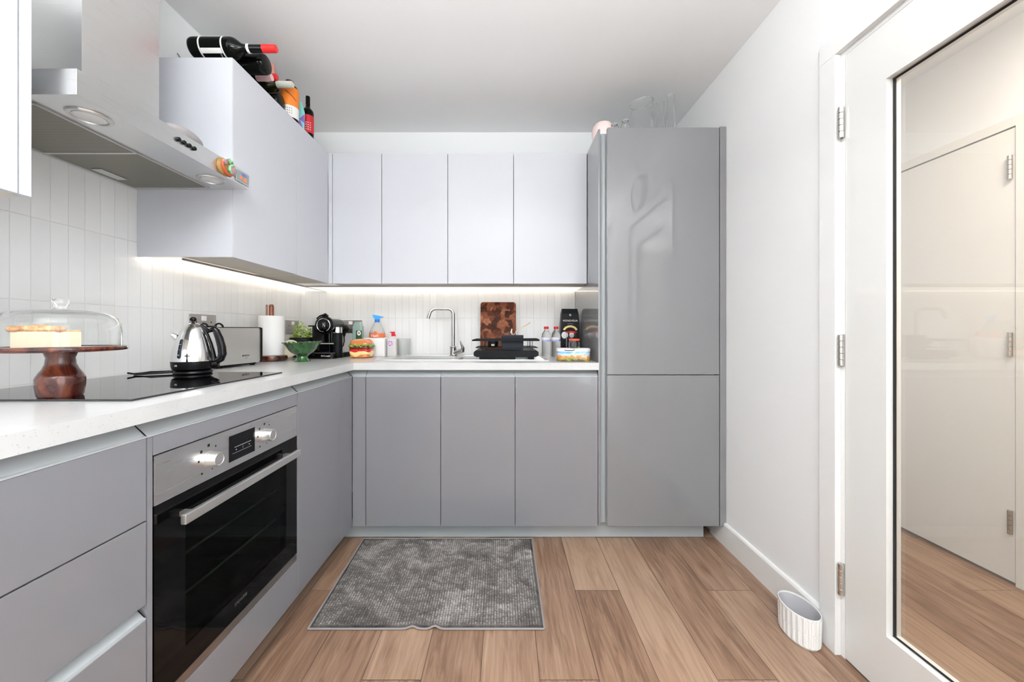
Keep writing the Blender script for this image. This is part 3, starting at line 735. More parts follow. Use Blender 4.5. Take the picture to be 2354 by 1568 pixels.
# magnets on the canopy front
mg = thing('fridge_magnet', 'round moulded food magnet with green and red filling on the hood front', 'magnet', (HX1, 1.288, 1.657))
bm = bmesh.new(); vs = lathe(bm, [(0, 0), (0.033, 0), (0.034, 0.004), (0.028, 0.010), (0.0, 0.012)], 0, 0, 32); xf(vs, Matrix.Translation((HX1+0.0005, 1.283, 1.657)) @ Matrix.Diagonal((1, 1.0, 0.88, 1)) @ Matrix.Rotation(PI/2, 4, 'Y')); fin('bun', bm, 'magnet_ochre', mg)
bm = bmesh.new(); tube(bm, [(HX1+0.012, 1.262, 1.668), (HX1+0.013, 1.263, 1.652), (HX1+0.013, 1.275, 1.637), (HX1+0.012, 1.298, 1.633)], 0.0055, 10); fin('chilli', bm, 'magnet_rust', mg)
bm = bmesh.new(); tube(bm, [(HX1+0.014, 1.286, 1.688), (HX1+0.015, 1.292, 1.678), (HX1+0.015, 1.303, 1.684), (HX1+0.015, 1.306, 1.673), (HX1+0.015, 1.292, 1.662), (HX1+0.015, 1.290, 1.650), (HX1+0.014, 1.300, 1.643)], 0.0055, 10); fin('leaf', bm, 'magnet_mint', mg)
bm = bmesh.new(); ball(bm, (HX1+0.011, 1.310, 1.657), 0.016, 0.6, 1, 1.2); ball(bm, (HX1+0.011, 1.275, 1.672), 0.011, 0.6, 1, 0.9); fin('onion', bm, 'magnet_mauve', mg)
mg = thing('fridge_magnet', 'small rectangular silver-framed picture magnet at the end of the hood front', 'magnet', (HX1, 1.371, 1.658))
bm = bmesh.new(); box(bm, HX1+0.0005, HX1+0.004, 1.336, 1.4075, 1.6365, 1.6800, 0.0008); fin('frame', bm, 'steel_light', mg)
fin('picture', B(HX1+0.004, HX1+0.0045, 1.341, 1.4025, 1.6405, 1.6760), 'magnet_teal', mg, 0)
bm = bmesh.new(); ball(bm, (HX1+0.0048, 1.362, 1.654), 0.008, 0.15, 1, 0.9); ball(bm, (HX1+0.0048, 1.383, 1.651), 0.009, 0.15, 1, 1.0); fin('picture_spots', bm, 'magnet_orange', mg)
bm = bmesh.new(); ball(bm, (HX1+0.0048, 1.377, 1.668), 0.011, 0.12, 1.3, 0.5); fin('picture_sky', bm, 'magnet_blue', mg)
# oven mitt on the canopy
bm = bmesh.new(); vs = ball(bm, (0, 0, 0), 0.075, 0.55, 1.0, 0.36, 24)
xf(vs, Matrix.Translation((-1.035, 1.20, HZ1+0.0275)) @ Matrix.Rotation(0.15, 4, 'Z'))
vs = ball(bm, (-1.075, 1.16, HZ1+0.020), 0.03, 1.1, 1.3, 0.55, 16)
fin('oven_mitt', bm, 'mitt', org=(-1.04, 1.19, HZ1), label='brown-grey quilted oven mitt lying on top of the hood canopy', cat='oven glove')

# ------------------------------------------------------------------ sockets
def socket(o, axis, label, white=True):
    x, y, z = o; t = thing('wall_socket', label, 'socket', o, (0, 0, 0 if axis == 'back' else PI/2), 'double wall sockets on the tiles', local=True)
    # local: plate in x-z, facing -y
    bm = bmesh.new(); box(bm, -0.0735, 0.0735, -0.007, -0.0005, -0.0435, 0.0435, 0.0025); fin('face_plate', bm, 'steel_dark', t)
    bm = bmesh.new(); box(bm, -0.016, 0.010, -0.0115, -0.0072, 0.014, 0.036, 0.001); fin('switch', bm, 'white_plastic' if white else 'ink_grey', t)
    for s in (-0.042, 0.042):
        for q in ((s-0.003, s+0.003, 0.004, 0.012), (s-0.014, s-0.008, -0.022, -0.019), (s+0.008, s+0.014, -0.022, -0.019)):
            fin('pin_hole', B(q[0], q[1], -0.0074, -0.0068, q[2], q[3]), 'ink_black', t, 0)
    return t
socket((-1.045, YB, 1.127), 'back', 'double grey metal socket on the back wall with a black plug in it')
for yc, zz, lab in ((1.7135, 1.1285, 'double grey metal socket on the left wall behind the kettle'), (2.43, 1.122, 'double grey metal socket on the left wall behind the potted plant')):
    t = socket((XL, yc, zz), 'left', lab)
pl = thing('power_plug', 'black power plug with curved cable in the back wall socket', 'plug', (-1.085, 2.50, 1.115))
bm = bmesh.new(); vs = lathe(bm, [(0, 0), (0.026, 0), (0.027, 0.006), (0.024, 0.022), (0.018, 0.030), (0, 0.031)], 0, 0, 28); xf(vs, Matrix.Translation((-1.085, YB-0.0085, 1.112)) @ Matrix.Rotation(PI/2, 4, 'X'))
lathe(bm, [(0.0, 1.060), (0.006, 1.060), (0.012, 1.085), (0.014, 1.105), (0.0, 1.105)], -1.085, YB-0.024, 16); fin('plug_body', bm, 'black_plastic', pl)
bm = bmesh.new(); tube(bm, [(-1.085, 2.516, 1.062), (-1.083, 2.514, 1.03), (-1.088, 2.51, 1.00), (-1.103, 2.50, 0.975), (-1.125, 2.48, 0.956), (-1.15, 2.45, 0.944), (-1.16, 2.42, 0.9395)], 0.0036, 10); fin('cable', bm, 'black_plastic', pl)

# ------------------------------------------------------------------ sink and tap
sk = thing('sink', 'stainless steel inset sink with drainer on the back worktop', 'sink', (-0.235, 2.245, 0.9345))
bm = bmesh.new(); xs = [-0.705, -0.655, -0.305, -0.270, -0.120, 0.235]; ys = [2.04, 2.085, 2.375, 2.45]; zt = 0.9372
for i in range(5):
    for j in range(3):
        if j == 1 and i in (1, 3): continue
        box(bm, xs[i], xs[i+1], ys[j], ys[j+1], 0.9348, zt)
for i, dp in ((1, 0.15), (3, 0.10)):
    a, b_ = xs[i], xs[i+1]; z0 = zt-dp
    box(bm, a, a+0.001, ys[1], ys[2], z0, 0.9348); box(bm, b_-0.001, b_, ys[1], ys[2], z0, 0.9348)
    box(bm, a, b_, ys[1], ys[1]+0.001, z0, 0.9348); box(bm, a, b_, ys[2]-0.001, ys[2], z0, 0.9348); box(bm, a, b_, ys[1], ys[2], z0-0.001, z0)
for k in range(7): box(bm, -0.08+k*0.0, 0.215, 2.10+k*0.04, 2.104+k*0.04, zt, zt+0.0012)
tube(bm, [(x, y, 0.9376) for x, y in rrect(-0.703, 0.233, 2.042, 2.448, 0.03)], 0.0026, 8, True)
fin('basin', bm, 'steel', sk, 30)
bm = bmesh.new(); lathe(bm, [(0, 0.7885), (0.04, 0.7885), (0.042, 0.7905), (0.03, 0.7905), (0.012, 0.7890), (0, 0.7890)], -0.48, 2.23, 32); fin('waste', bm, 'chrome', sk)
tp = thing('kitchen_tap', 'chrome swan-neck mixer tap behind the sink', 'tap', (-0.322, 2.41, 0.9375))
tx, ty = -0.337, 2.412
bm = bmesh.new()
tube(bm, [(tx, ty, 0.990), (tx, ty, 1.205)]+arc((tx-0.035, ty-0.0, 1.205), 0.035, 0, PI/2, 7)[1:]+[(tx-0.100, ty-0.015, 1.2405)]+[(tx-0.125, ty-0.02, 1.237), (tx-0.142, ty-0.023, 1.222), (tx-0.150, ty-0.025, 1.200), (tx-0.157, ty-0.026, 1.176)], [0.0112]*9+[0.0112, 0.0112, 0.0115, 0.0118, 0.012, 0.012][:6] if False else 0.0112, 16)
fin('spout', bm, 'chrome_tap', tp)
bm = bmesh.new(); lathe(bm, [(0, 0.9376), (0.026, 0.9376), (0.026, 0.941), (0.021, 0.944), (0.0195, 0.985), (0.021, 0.995), (0.015, 1.000), (0, 1.000)], tx, ty, 28); fin('tap_body', bm, 'chrome_tap', tp)
bm = bmesh.new(); tube(bm, [(tx+0.008, ty-0.005, 0.955), (tx+0.062, ty-0.02, 0.974)], [0.017, 0.016], 16)
tube(bm, [(tx+0.064, ty-0.02, 0.962), (tx+0.066, ty-0.02, 0.985), (tx+0.058, ty-0.02, 1.005), (tx+0.047, ty-0.02, 1.032)], [0.010, 0.0105, 0.008, 0.003], 12, flat=1.5); fin('lever', bm, 'chrome_tap', tp)

# ------------------------------------------------------------------ cake stand
cs = thing('cake_stand', 'dark polished wooden pedestal cake stand standing on the hob', 'cake stand', (-1.064, 0.895, 0.9396))
cx, cy, z0 = -1.064, 0.895, 0.9396
bm = bmesh.new(); lathe(bm, [(0, z0), (0.036, z0), (0.038, z0+0.004), (0.0410, z0+0.026), (0.0412, z0+0.043), (0.0385, z0+0.050), (0.0372, z0+0.052), (0.0355, z0+0.056), (0.030, z0+0.065), (0.0255, z0+0.077), (0.0240, z0+0.092), (0.028, z0+0.104), (0.045, z0+0.1068), (0, z0+0.1068)], cx, cy, 56)
fin('pedestal', bm, 'acacia', cs, 25)
bm = bmesh.new(); lathe(bm, [(0, z0+0.1070), (0.104, z0+0.1070), (0.113, z0+0.109), (0.1155, z0+0.113), (0.1150, z0+0.1175), (0.111, z0+0.1190), (0.108, z0+0.1185), (0.106, z0+0.117), (0, z0+0.117)], cx, cy, 72)
fin('plate', bm, 'acacia', cs, 25)
zp = z0+0.1171
dm = thing('glass_dome', 'clear glass cake dome with round knob covering the cake', 'cake dome', (cx, cy, zp))
pf = [(0.1045, zp+0.0005), (0.1040, zp+0.035), (0.1020, zp+0.055), (0.096, zp+0.070), (0.084, zp+0.080), (0.062, zp+0.0865), (0.035, zp+0.0895), (0.0, zp+0.090)]
bm = bmesh.new()
inner = [(max(r-0.0022, 0), z-(0.0022 if i > 2 else 0)) for i, (r, z) in enumerate(pf)]
lathe(bm, list(reversed(pf))+inner, cx, cy, 72, cap=False); fin('dome', bm, 'glass_thin', dm, 60)
bm = bmesh.new(); lathe(bm, [(0, zp+0.0905), (0.011, zp+0.0905), (0.0100, zp+0.096), (0.013, zp+0.101), (0.0145, zp+0.110), (0.013, zp+0.1155), (0, zp+0.117)], cx, cy, 32); fin('knob', bm, 'glass', dm, 60)
ck2 = thing('cake', 'half a cream cake with golden crust topping under the glass dome', 'cake', (cx, cy, zp), (0, 0, math.radians(50)), local=True)
bm = bmesh.new(); prism(bm, [(-0.072+0.104*t_, -0.018+0.052*math.sin(PI*t_)) for t_ in [i/16 for i in range(17)]], 'z', 0.0008, 0.037)
fin('filling', bm, 'fudge_cream', ck2)
bm = bmesh.new()
for i in range(13):
    t_ = i/12.0; ball(bm, (-0.068+0.066*t_, -0.010+0.018*math.sin(PI*t_)+random.uniform(-.003, .003), 0.0435+random.uniform(-.002, .003)), 0.0095, 1.2, 1.4, 0.85, 12)
for i in range(9):
    t_ = i/8.0; ball(bm, (-0.004+0.032*t_, -0.010+random.uniform(-.004, .004), 0.0385), 0.0045, 1.2, 1.3, 0.5, 10)
fin('crust', bm, 'crust', ck2)

# ------------------------------------------------------------------ kettle
kt = thing('kettle', 'polished chrome kettle with black handle, knob and base on the hob', 'kettle', (-1.152, 1.380, 0.9396))
cx, cy, z0 = -1.152, 1.380, 0.9397
bm = bmesh.new(); lathe(bm, [(0, z0), (0.0539, z0), (0.0585, z0+0.004), (0.0562, z0+0.010), (0.0462, z0+0.012), (0, z0+0.012)], cx, cy, 48); fin('power_base', bm, 'black_plastic', kt)
a = Vector((0.90, 0.25, 0)).normalized()
def P(r, z):
    r *= 0.74
    return (cx+a.x*r, cy+a.y*r, z0+z)
bm = bmesh.new(); lathe(bm, [(0, z0+0.0125), (0.0508, z0+0.0125), (0.0601, z0+0.018), (0.0635, z0+0.030), (0.0643, z0+0.046), (0, z0+0.046)], cx, cy, 56)
tube(bm, [P(0.050, 0.032), P(0.090, 0.032), P(0.106, 0.036)], [0.015, 0.014, 0.011], 14); fin('base_ring', bm, 'black_plastic', kt)
bm = bmesh.new(); lathe(bm, [(0, z0+0.0462), (0.0631, z0+0.0462), (0.0631, z0+0.062), (0.0604, z0+0.085), (0.0547, z0+0.109), (0.0474, z0+0.134), (0.0385, z0+0.156), (0.0308, z0+0.168), (0.0223, z0+0.176), (0, z0+0.176)], cx, cy, 64)
fin('body', bm, 'chrome', kt, 30)
bm = bmesh.new(); lathe(bm, [(0, z0+0.1762), (0.0219, z0+0.1762), (0.0185, z0+0.181), (0.0108, z0+0.1850), (0, z0+0.1860)], cx, cy, 48); fin('lid', bm, 'chrome', kt)
bm = bmesh.new(); lathe(bm, [(0, z0+0.184), (0.0039, z0+0.184), (0.0039, z0+0.190)], cx, cy, 16); ball(bm, (cx, cy, z0+0.1985), 0.0105, 1, 1, 0.9); fin('knob', bm, 'black_gloss', kt)
bm = bmesh.new()
tube(bm, [P(0.030, 0.178), P(0.050, 0.164), P(0.066, 0.156), P(0.078, 0.160), P(0.088, 0.166), P(0.098, 0.156), P(0.112, 0.128), P(0.122, 0.096), P(0.125, 0.070), P(0.118, 0.052), P(0.100, 0.044)], [0.006, 0.007, 0.007, 0.008, 0.0095, 0.0105, 0.012, 0.0125, 0.0125, 0.012, 0.011], 14, flat=1.1)
tube(bm, [P(0.038, 0.172), P(0.056, 0.146), P(0.072, 0.110), P(0.081, 0.075), P(0.086, 0.045)], [0.006, 0.007, 0.008, 0.010, 0.012], 12)
fin('handle', bm, 'black_gloss', kt)
bm = bmesh.new(); b2 = Vector((-0.80, -0.58, 0)).normalized()
tube(bm, [(cx+b2.x*0.038, cy+b2.y*0.038, z0+0.122), (cx+b2.x*0.054, cy+b2.y*0.054, z0+0.140), (cx+b2.x*0.060, cy+b2.y*0.060, z0+0.144)], [0.015, 0.009, 0.007], 16); fin('spout', bm, 'chrome', kt)
bm = bmesh.new(); g = Vector((0.03, -1.0, 0)).normalized()
gp = [(cx+g.x*r, cy+g.y*r, z0+z) for r, z in ((0.0600, 0.064), (0.0575, 0.082), (0.0530, 0.102), (0.0475, 0.120))]
tube(bm, gp, 0.0070, 16); ball(bm, gp[0], 0.0070); ball(bm, gp[-1], 0.0070); fin('water_gauge', bm, 'navy', kt)
for i in (0.12, 0.45, 0.78):
    p = Vector(gp[0]).lerp(Vector(gp[-1]), i); fin('gauge_mark', B(p.x-0.0035, p.x+0.0035, p.y-0.0082, p.y-0.0060, p.z-0.0007, p.z+0.0007), 'ink_white', kt, 0)
fin('maker_badge', B(cx-0.012, cx-0.004, cy-0.0652, cy-0.0625, z0+0.030, z0+0.036), 'ink_grey', kt, 0)
tg = thing('tongs', 'black open-ended tongs lying by the kettle base on the hob', 'tongs', (-1.30, 1.34, 0.9396))
bm = bmesh.new()
tube(bm, [(-1.212, 1.378, 0.948), (-1.27, 1.340, 0.9490), (-1.295, 1.335, 0.9455), (-1.320, 1.33, 0.9435)], 0.0038, 8, flat=0.8)
tube(bm, [(-1.212, 1.368, 0.9455), (-1.27, 1.320, 0.9440), (-1.296, 1.312, 0.9440), (-1.318, 1.305, 0.9490)], 0.0038, 8, flat=0.8)
ball(bm, (-1.216, 1.372, 0.947), 0.008, 1.4, 1, 0.7, 12); fin('tong_arms', bm, 'black_plastic', tg)

# ------------------------------------------------------------------ toaster
to = thing('toaster', 'long brushed steel toaster with black end trim behind the kettle', 'toaster', (-1.2775, 1.705, 0.9346), (0, 0, math.radians(-9)), local=True)
L2, D2 = 0.117, 0.080
def rr_yz(y0, y1, z0, z1, r, n=6):
    return [(y, z) for y, z in rrect(y0, y1, z0, z1, r, n)]
bm = bmesh.new(); prism(bm, rr_yz(-L2+0.006, L2-0.006, 0.013, 0.176, 0.012), 'x', -D2, D2)
fin('shell', bm, 'steel_light', to, 40)
bm = bmesh.new(); prism(bm, rr_yz(L2-0.0065, L2+0.004, 0.015, 0.1775, 0.005), 'x', -D2+0.003, D2+0.003)
bm2 = [(D2+0.0005, -L2+0.004, 0.1765), (D2+0.001, L2-0.004, 0.1775)]
tube(bm, bm2, 0.0018, 8); fin('end_trim', bm, 'black_plastic', to)
bm = bmesh.new()
for s in (-0.03, 0.03): box(bm, s-0.013, s+0.013, -0.09, 0.09, 0.1762, 0.1768)
fin('slots', bm, 'ink_black', to, 0)
bm = bmesh.new(); tube(bm, arc((-0.045, -0.060, 0.172), 0.022, 0.15, PI-0.15, 8, 'xz'), 0.004, 8); tube(bm, arc((0.030, -0.060, 0.172), 0.022, 0.15, PI-0.15, 8, 'xz'), 0.004, 8)
tube(bm, [(-0.030, -0.062, 0.1815), (0.020, -0.062, 0.1815)], 0.0035, 8); fin('warming_rack', bm, 'black_plastic', to)
bm = bmesh.new()
for sx_ in (-0.06, 0.06):
    for sy_ in (-0.085, 0.085): lathe(bm, [(0, 0.0003), (0.010, 0.0003), (0.012, 0.013), (0, 0.013)], sx_, sy_, 14)
box(bm, -0.068, 0.068, -0.10, 0.10, 0.006, 0.0129); fin('feet', bm, 'black_plastic', to)
text('BOSCH', 0.0115, (D2+0.0006, 0.028, 0.048), (PI/2, 0, PI/2), 'ink_black', to); text('■ ■ ■', 0.004, (D2+0.0006, 0.030, 0.037), (PI/2, 0, PI/2), 'ink_grey', to, name='small_marks')

# ------------------------------------------------------------------ kitchen roll
kr = thing('kitchen_roll_holder', 'wooden kitchen roll holder with round base next to the toaster', 'roll holder', (-1.270, 2.03, 0.9346))
cx, cy, z0 = -1.270, 2.030, 0.9347
bm = bmesh.new(); lathe(bm, [(0, z0), (0.070, z0), (0.0765, z0+0.006), (0.0780, z0+0.018), (0.0755, z0+0.028), (0.068, z0+0.031), (0, z0+0.031)], cx, cy, 56); fin('base', bm, 'acacia', kr)
bm = bmesh.new(); lathe(bm, [(0, z0+0.0312), (0.0125, z0+0.0312), (0.0125, z0+0.297), (0.009, z0+0.305), (0, z0+0.307)], cx, cy, 20); fin('post', bm, 'acacia_post', kr)
bm = bmesh.new(); tube(bm, [(cx-0.018, cy-0.012, z0+0.031), (cx-0.018, cy-0.012, z0+0.298), (cx-0.017, cy-0.010, z0+0.302)], 0.0045, 10); fin('retaining_rod', bm, 'acacia_post', kr)
bm = bmesh.new(); lathe(bm, [(0.026, z0+0.032), (0.0605, z0+0.032), (0.061, z0+0.040), (0.061, z0+0.240), (0.0600, z0+0.243), (0.026, z0+0.243), (0.026, z0+0.032)], cx, cy, 56, cap=False)
fin('kitchen_roll', bm, 'paper', org=(cx, cy, z0+0.032), label='white paper kitchen roll on the wooden holder', cat='paper roll')

# ------------------------------------------------------------------ plant
pt = thing('potted_plant', 'leafy yellow-green plant in a matt black pot in the corner', 'plant', (-1.262, 2.34, 0.9346))
cx, cy, z0 = -1.262, 2.33, 0.9347
bm = bmesh.new(); lathe(bm, [(0, z0), (0.055, z0), (0.060, z0+0.01), (0.073, z0+0.118), (0.076, z0+0.121), (0.070, z0+0.122), (0.066, z0+0.108), (0, z0+0.106)], cx, cy, 40); fin('pot', bm, 'pot_black', pt)
bm = bmesh.new(); lathe(bm, [(0, z0+0.1075), (0.060, z0+0.1080), (0, z0+0.113)], cx, cy, 24, cap=False); fin('soil', bm, 'soil', pt)
bm = bmesh.new(); rnd = random.Random(3)
lathe(bm, [(0.0015, z0+0.11), (0.001, z0+0.19)], cx, cy, 6)
for i in range(420):
    th = rnd.uniform(0, 2*PI); ph = rnd.uniform(0.05, 1.5); R = rnd.uniform(0.35, 1.0)
    lobe = rnd.choice(((-0.016, 0, 0.012, 0.058, 0.095), (0.032, -0.005, -0.01, 0.046, 0.070), (-0.045, 0, -0.02, 0.035, 0.05)))
    px_ = cx+lobe[0]+R*lobe[3]*math.sin(ph)*math.cos(th); py_ = cy+R*0.05*math.sin(ph)*math.sin(th); pz_ = z0+0.118+lobe[2]+R*lobe[4]*math.cos(ph)
    s = rnd.uniform(0.006, 0.0105)
    q = Euler((rnd.uniform(-1, 1), rnd.uniform(-1, 1), th+rnd.uniform(-1, 1))).to_matrix()
    pts = [Vector(v)*s for v in ((-1, 0, 0), (-0.2, 0.5, 0.15), (0.7, 0.32, 0.1), (1.35, 0, -0.15), (0.7, -0.32, 0.1), (-0.2, -0.5, 0.15))]
    vs = [bm.verts.new(q @ p+Vector((px_, py_, pz_))) for p in pts]
    bm.faces.new(vs[:4]); bm.faces.new((vs[0], vs[3], vs[4], vs[5]))
fin('foliage', bm, 'leaf', pt, 0)
# shell dish leaning behind the bowl
bm = bmesh.new(); vs = lathe(bm, [(0, 0), (0.030, 0.002), (0.044, 0.012), (0.052, 0.030), (0.047, 0.030), (0.038, 0.016), (0.024, 0.008), (0, 0.006)], 0, 0, 32)
xf(vs, Matrix.Translation((-1.235, 2.160, 0.9860)) @ Matrix.Rotation(0.45, 4, 'Y') @ Matrix.Rotation(math.radians(68), 4, 'X'))
fin('spoon_rest', bm, 'cream', org=(-1.235, 2.16, 0.9346), label='cream ceramic dish propped between the kitchen roll and the green bowl', cat='dish')
# footed green bowl
cx, cy, z0 = -1.078, 1.985, 0.9347
bm = bmesh.new()
def ruff(r, z, a):
    if z > z0+0.085: return r*(1+0.020*math.cos(22*a)), z+0.0030*math.cos(22*a+0.6)+0.004*math.cos(a-0.2)
    return r, z
lathe(bm, [(0, z0), (0.038, z0), (0.040, z0+0.003), (0.034, z0+0.010), (0.027, z0+0.020), (0.026, z0+0.028), (0.034, z0+0.036), (0.054, z0+0.050), (0.072, z0+0.070), (0.086, z0+0.092), (0.094, z0+0.102), (0.091, z0+0.103), (0.081, z0+0.090), (0.067, z0+0.070), (0.043, z0+0.052), (0, z0+0.044)], cx, cy, 112, fn=ruff)
fin('footed_bowl', bm, 'green_glaze', org=(cx, cy, z0), label='dark green glazed footed bowl with ruffled rim', cat='bowl')

# ------------------------------------------------------------------ coffee machine
cm = thing('coffee_machine', 'black capsule coffee machine with chrome ring on its head', 'coffee machine', (-1.10, 2.27, 0.9346))
z0 = 0.9347
bm = bmesh.new(); prism(bm, rrect(-1.178, -0.995, 2.175, 2.42, 0.03), 'z', z0+0.001, z0+0.030); fin('drip_base', bm, 'black_gloss', cm)
bm = bmesh.new(); box(bm, -1.165, -1.056, 2.255, 2.43, z0+0.030, z0+0.20, 0.012, 3); box(bm, -1.120, -1.040, 2.215, 2.26, z0+0.030, z0+0.085, 0.006); fin('body', bm, 'black_gloss', cm)
bm = bmesh.new(); vs = lathe(bm, [(0, 0), (0.050, 0), (0.054, 0.005), (0.054, 0.026), (0.042, 0.034), (0.042, 0.19), (0, 0.19)], 0, 0, 40); xf(vs, Matrix.Translation((-1.072, 2.205, z0+0.196)) @ Matrix.Rotation(-PI/2, 4, 'X')); fin('head', bm, 'black_gloss', cm)
bm = bmesh.new(); rg = [(-1.072+0.0385*math.cos(t_), 2.2030, z0+0.196+0.0385*math.sin(t_)) for t_ in [(-1.05+i*(2*PI-0.55)/40) for i in range(41)]]; tube(bm, rg, 0.0024, 8); fin('chrome_ring', bm, 'chrome', cm)
text('N', 0.040, (-1.070, 2.2035, z0+0.196), (PI/2, 0, 0), 'steel', cm, name='emblem', sx=0.5)
bm = bmesh.new(); tube(bm, [(-1.125, 2.235, z0+0.236), (-1.10, 2.225, z0+0.250), (-1.07, 2.225, z0+0.258), (-1.055, 2.225, z0+0.250)], [0.006, 0.008, 0.011, 0.006], 12); fin('lever', bm, 'black_gloss', cm)
bm = bmesh.new(); prism(bm, [(-1.180, z0+0.196), (-1.178, z0+0.215), (-1.165, z0+0.234), (-1.145, z0+0.242), (-1.120, z0+0.242), (-1.120, z0+0.196)], 'y', 2.28, 2.42); fin('water_tank_lid', bm, 'steel_light', cm)
bm = bmesh.new(); prism(bm, rrect(-1.180, -1.120, 2.275, 2.425, 0.012), 'z', z0+0.100, z0+0.196); fin('side_shell', bm, 'black_satin', cm)
bm = bmesh.new(); box(bm, -1.195, -1.125, 2.262, 2.30, z0+0.188, z0+0.196, 0.002); fin('capsule_tray', bm, 'black_plastic', cm)
bm = bmesh.new(); box(bm, -1.105, -1.014, 2.205, 2.214, z0+0.083, z0+0.090, 0.002); box(bm, -1.115, -1.010, 2.190, 2.25, z0+0.0302, z0+0.034, 0.001); fin('cup_grid', bm, 'chrome', cm)
text("De'Longhi", 0.013, (-1.045, 2.1742, z0+0.0165), (PI/2, 0, 0), 'ink_white', cm)
fx, fy = -1.019, 2.268
bm = bmesh.new(); lathe(bm, [(0, z0+0.001), (0.026, z0+0.001), (0.0285, z0+0.004), (0.0285, z0+0.150), (0, z0+0.150)], fx, fy, 32)
for k in range(11): lathe(bm, [(0.0285, z0+0.02+k*0.009), (0.0292, z0+0.0215+k*0.009), (0.0285, z0+0.023+k*0.009)], fx, fy, 32, cap=False)
f = fin('milk_frother', bm, 'black_satin', cm)
bm = bmesh.new(); lathe(bm, [(0.0, z0+0.1502), (0.0275, z0+0.1502), (0.0285, z0+0.156), (0.0270, z0+0.180), (0.0285, z0+0.181), (0.0285, z0+0.185), (0, z0+0.186)], fx, fy, 32); fin('frother_lid', bm, 'chrome', f)
box_bm = bmesh.new(); box(box_bm, -1.060, -1.010, 2.26, 2.285, z0+0.176, z0+0.186, 0.002); fin('frother_arm', box_bm, 'black_gloss', f)

# ------------------------------------------------------------------ burger jar
bj = thing('burger_cookie_jar', 'ceramic jar shaped like a hamburger beside the sink', 'jar', (-0.872, 2.30, 0.9346))
cx, cy, z0 = -0.876, 2.285, 0.9347
def sq(k):  # squarish cross-section
    def f(r, z, a):
        c, s = math.cos(a), math.sin(a); return r/((abs(c)**4+abs(s)**4)**0.25)*k, z
    return f
bm = bmesh.new(); lathe(bm, [(0, z0), (0.052, z0), (0.060, z0+0.005), (0.061, z0+0.018), (0.058, z0+0.026), (0, z0+0.026)], cx, cy, 64, fn=sq(1)); fin('bottom_bun', bm, 'bun', bj)
bm = bmesh.new()
def chz(r, z, a):
    c, s = math.cos(a), math.sin(a); w_ = r/((abs(c)**4+abs(s)**4)**0.25)
    if z < z0+0.024: return w_, z-0.014*(0.5+0.5*math.cos(4*a+0.9))**2
    return w_, z+0.006*math.cos(5*a)
lathe(bm, [(0.0, z0+0.020), (0.0615, z0+0.0225), (0.064, z0+0.030), (0.0625, z0+0.040), (0, z0+0.042)], cx, cy, 96, fn=chz); fin('cheese_slice', bm, 'cheese', bj)
bm = bmesh.new(); lathe(bm, [(0, z0+0.036), (0.060, z0+0.036), (0.0645, z0+0.044), (0.064, z0+0.052), (0.058, z0+0.056), (0, z0+0.056)], cx, cy, 64, fn=sq(1)); fin('tomato_slice', bm, 'tomato', bj)
bm = bmesh.new(); lathe(bm, [(0, z0+0.052), (0.060, z0+0.052), (0.0645, z0+0.058), (0.0640, z0+0.066), (0.060, z0+0.071), (0, z0+0.071)], cx, cy, 64, fn=sq(1)); fin('meat_patty', bm, 'patty', bj)
def let(r, z, a):
    c, s = math.cos(a), math.sin(a); w_ = r/((abs(c)**4+abs(s)**4)**0.25); return w_*(1+0.02*math.cos(23*a)), z+0.004*math.cos(17*a)+0.003*math.cos(7*a)
bm = bmesh.new(); lathe(bm, [(0, z0+0.070), (0.063, z0+0.067), (0.068, z0+0.072), (0.064, z0+0.079), (0, z0+0.082)], cx, cy, 128, fn=let); fin('lettuce_leaf', bm, 'lettuce', bj)
bm = bmesh.new(); lathe(bm, [(0, z0+0.076), (0.060, z0+0.076), (0.0625, z0+0.082), (0.060, z0+0.093), (0.052, z0+0.104), (0.038, z0+0.111), (0.018, z0+0.1145), (0, z0+0.115)], cx, cy, 64, fn=sq(1)); fin('top_bun', bm, 'bun', bj, 60)

# ------------------------------------------------------------------ white caddy + bottles left of the sink
z0 = 0.9347
bm = bmesh.new(); box(bm, -0.900, -0.765, 2.365, 2.490, z0, z0+0.118, 0.004, 3); 
fin('sink_caddy', bm, 'white_plastic', org=(-0.83, 2.43, z0), label='plain white box behind the hamburger jar', cat='box')
zc_ = z0+0.1185
ds = thing('dish_soap_bottle', 'pale green translucent soap bottle with green label, standing on the white box', 'bottle', (-0.945, 2.43, zc_))
cx, cy = -0.968, 2.455
bm = bmesh.new(); prism(bm, rrect(cx-0.034, cx+0.034, cy-0.018, cy+0.018, 0.014), 'z', z0, z0+0.195); prism(bm, rrect(cx-0.028, cx+0.028, cy-0.015, cy+0.015, 0.012), 'z', z0+0.195, z0+0.212); prism(bm, rrect(cx-0.022, cx+0.022, cy-0.012, cy+0.012, 0.010), 'z', z0+0.212, z0+0.222); fin('bottle', bm, 'soap_green', ds)
bm = bmesh.new(); box(bm, cx-0.006, cx+0.032, cy-0.0192, cy-0.0183, z0+0.105, z0+0.165); fin('label', bm, 'label_green', ds, 0)
bm = bmesh.new(); ball(bm, (cx+0.014, cy-0.0195, z0+0.148), 0.013, 1, 0.08, 1.2); fin('label_oval', bm, 'label_white', ds)
bm = bmesh.new(); ball(bm, (cx+0.014, cy-0.0205, z0+0.149), 0.007, 1.2, 0.08, 0.6); fin('label_oval', bm, 'label_red', ds)
ds['label'] = 'pale green translucent soap bottle with green label standing behind the hamburger jar'; ds.location = ds.location
sb = thing('spray_bottle', 'clear spray bottle with bright blue trigger head', 'bottle', (-0.83, 2.43, zc_))
cx, cy = -0.832, 2.427; zs = zc_
bm = bmesh.new()
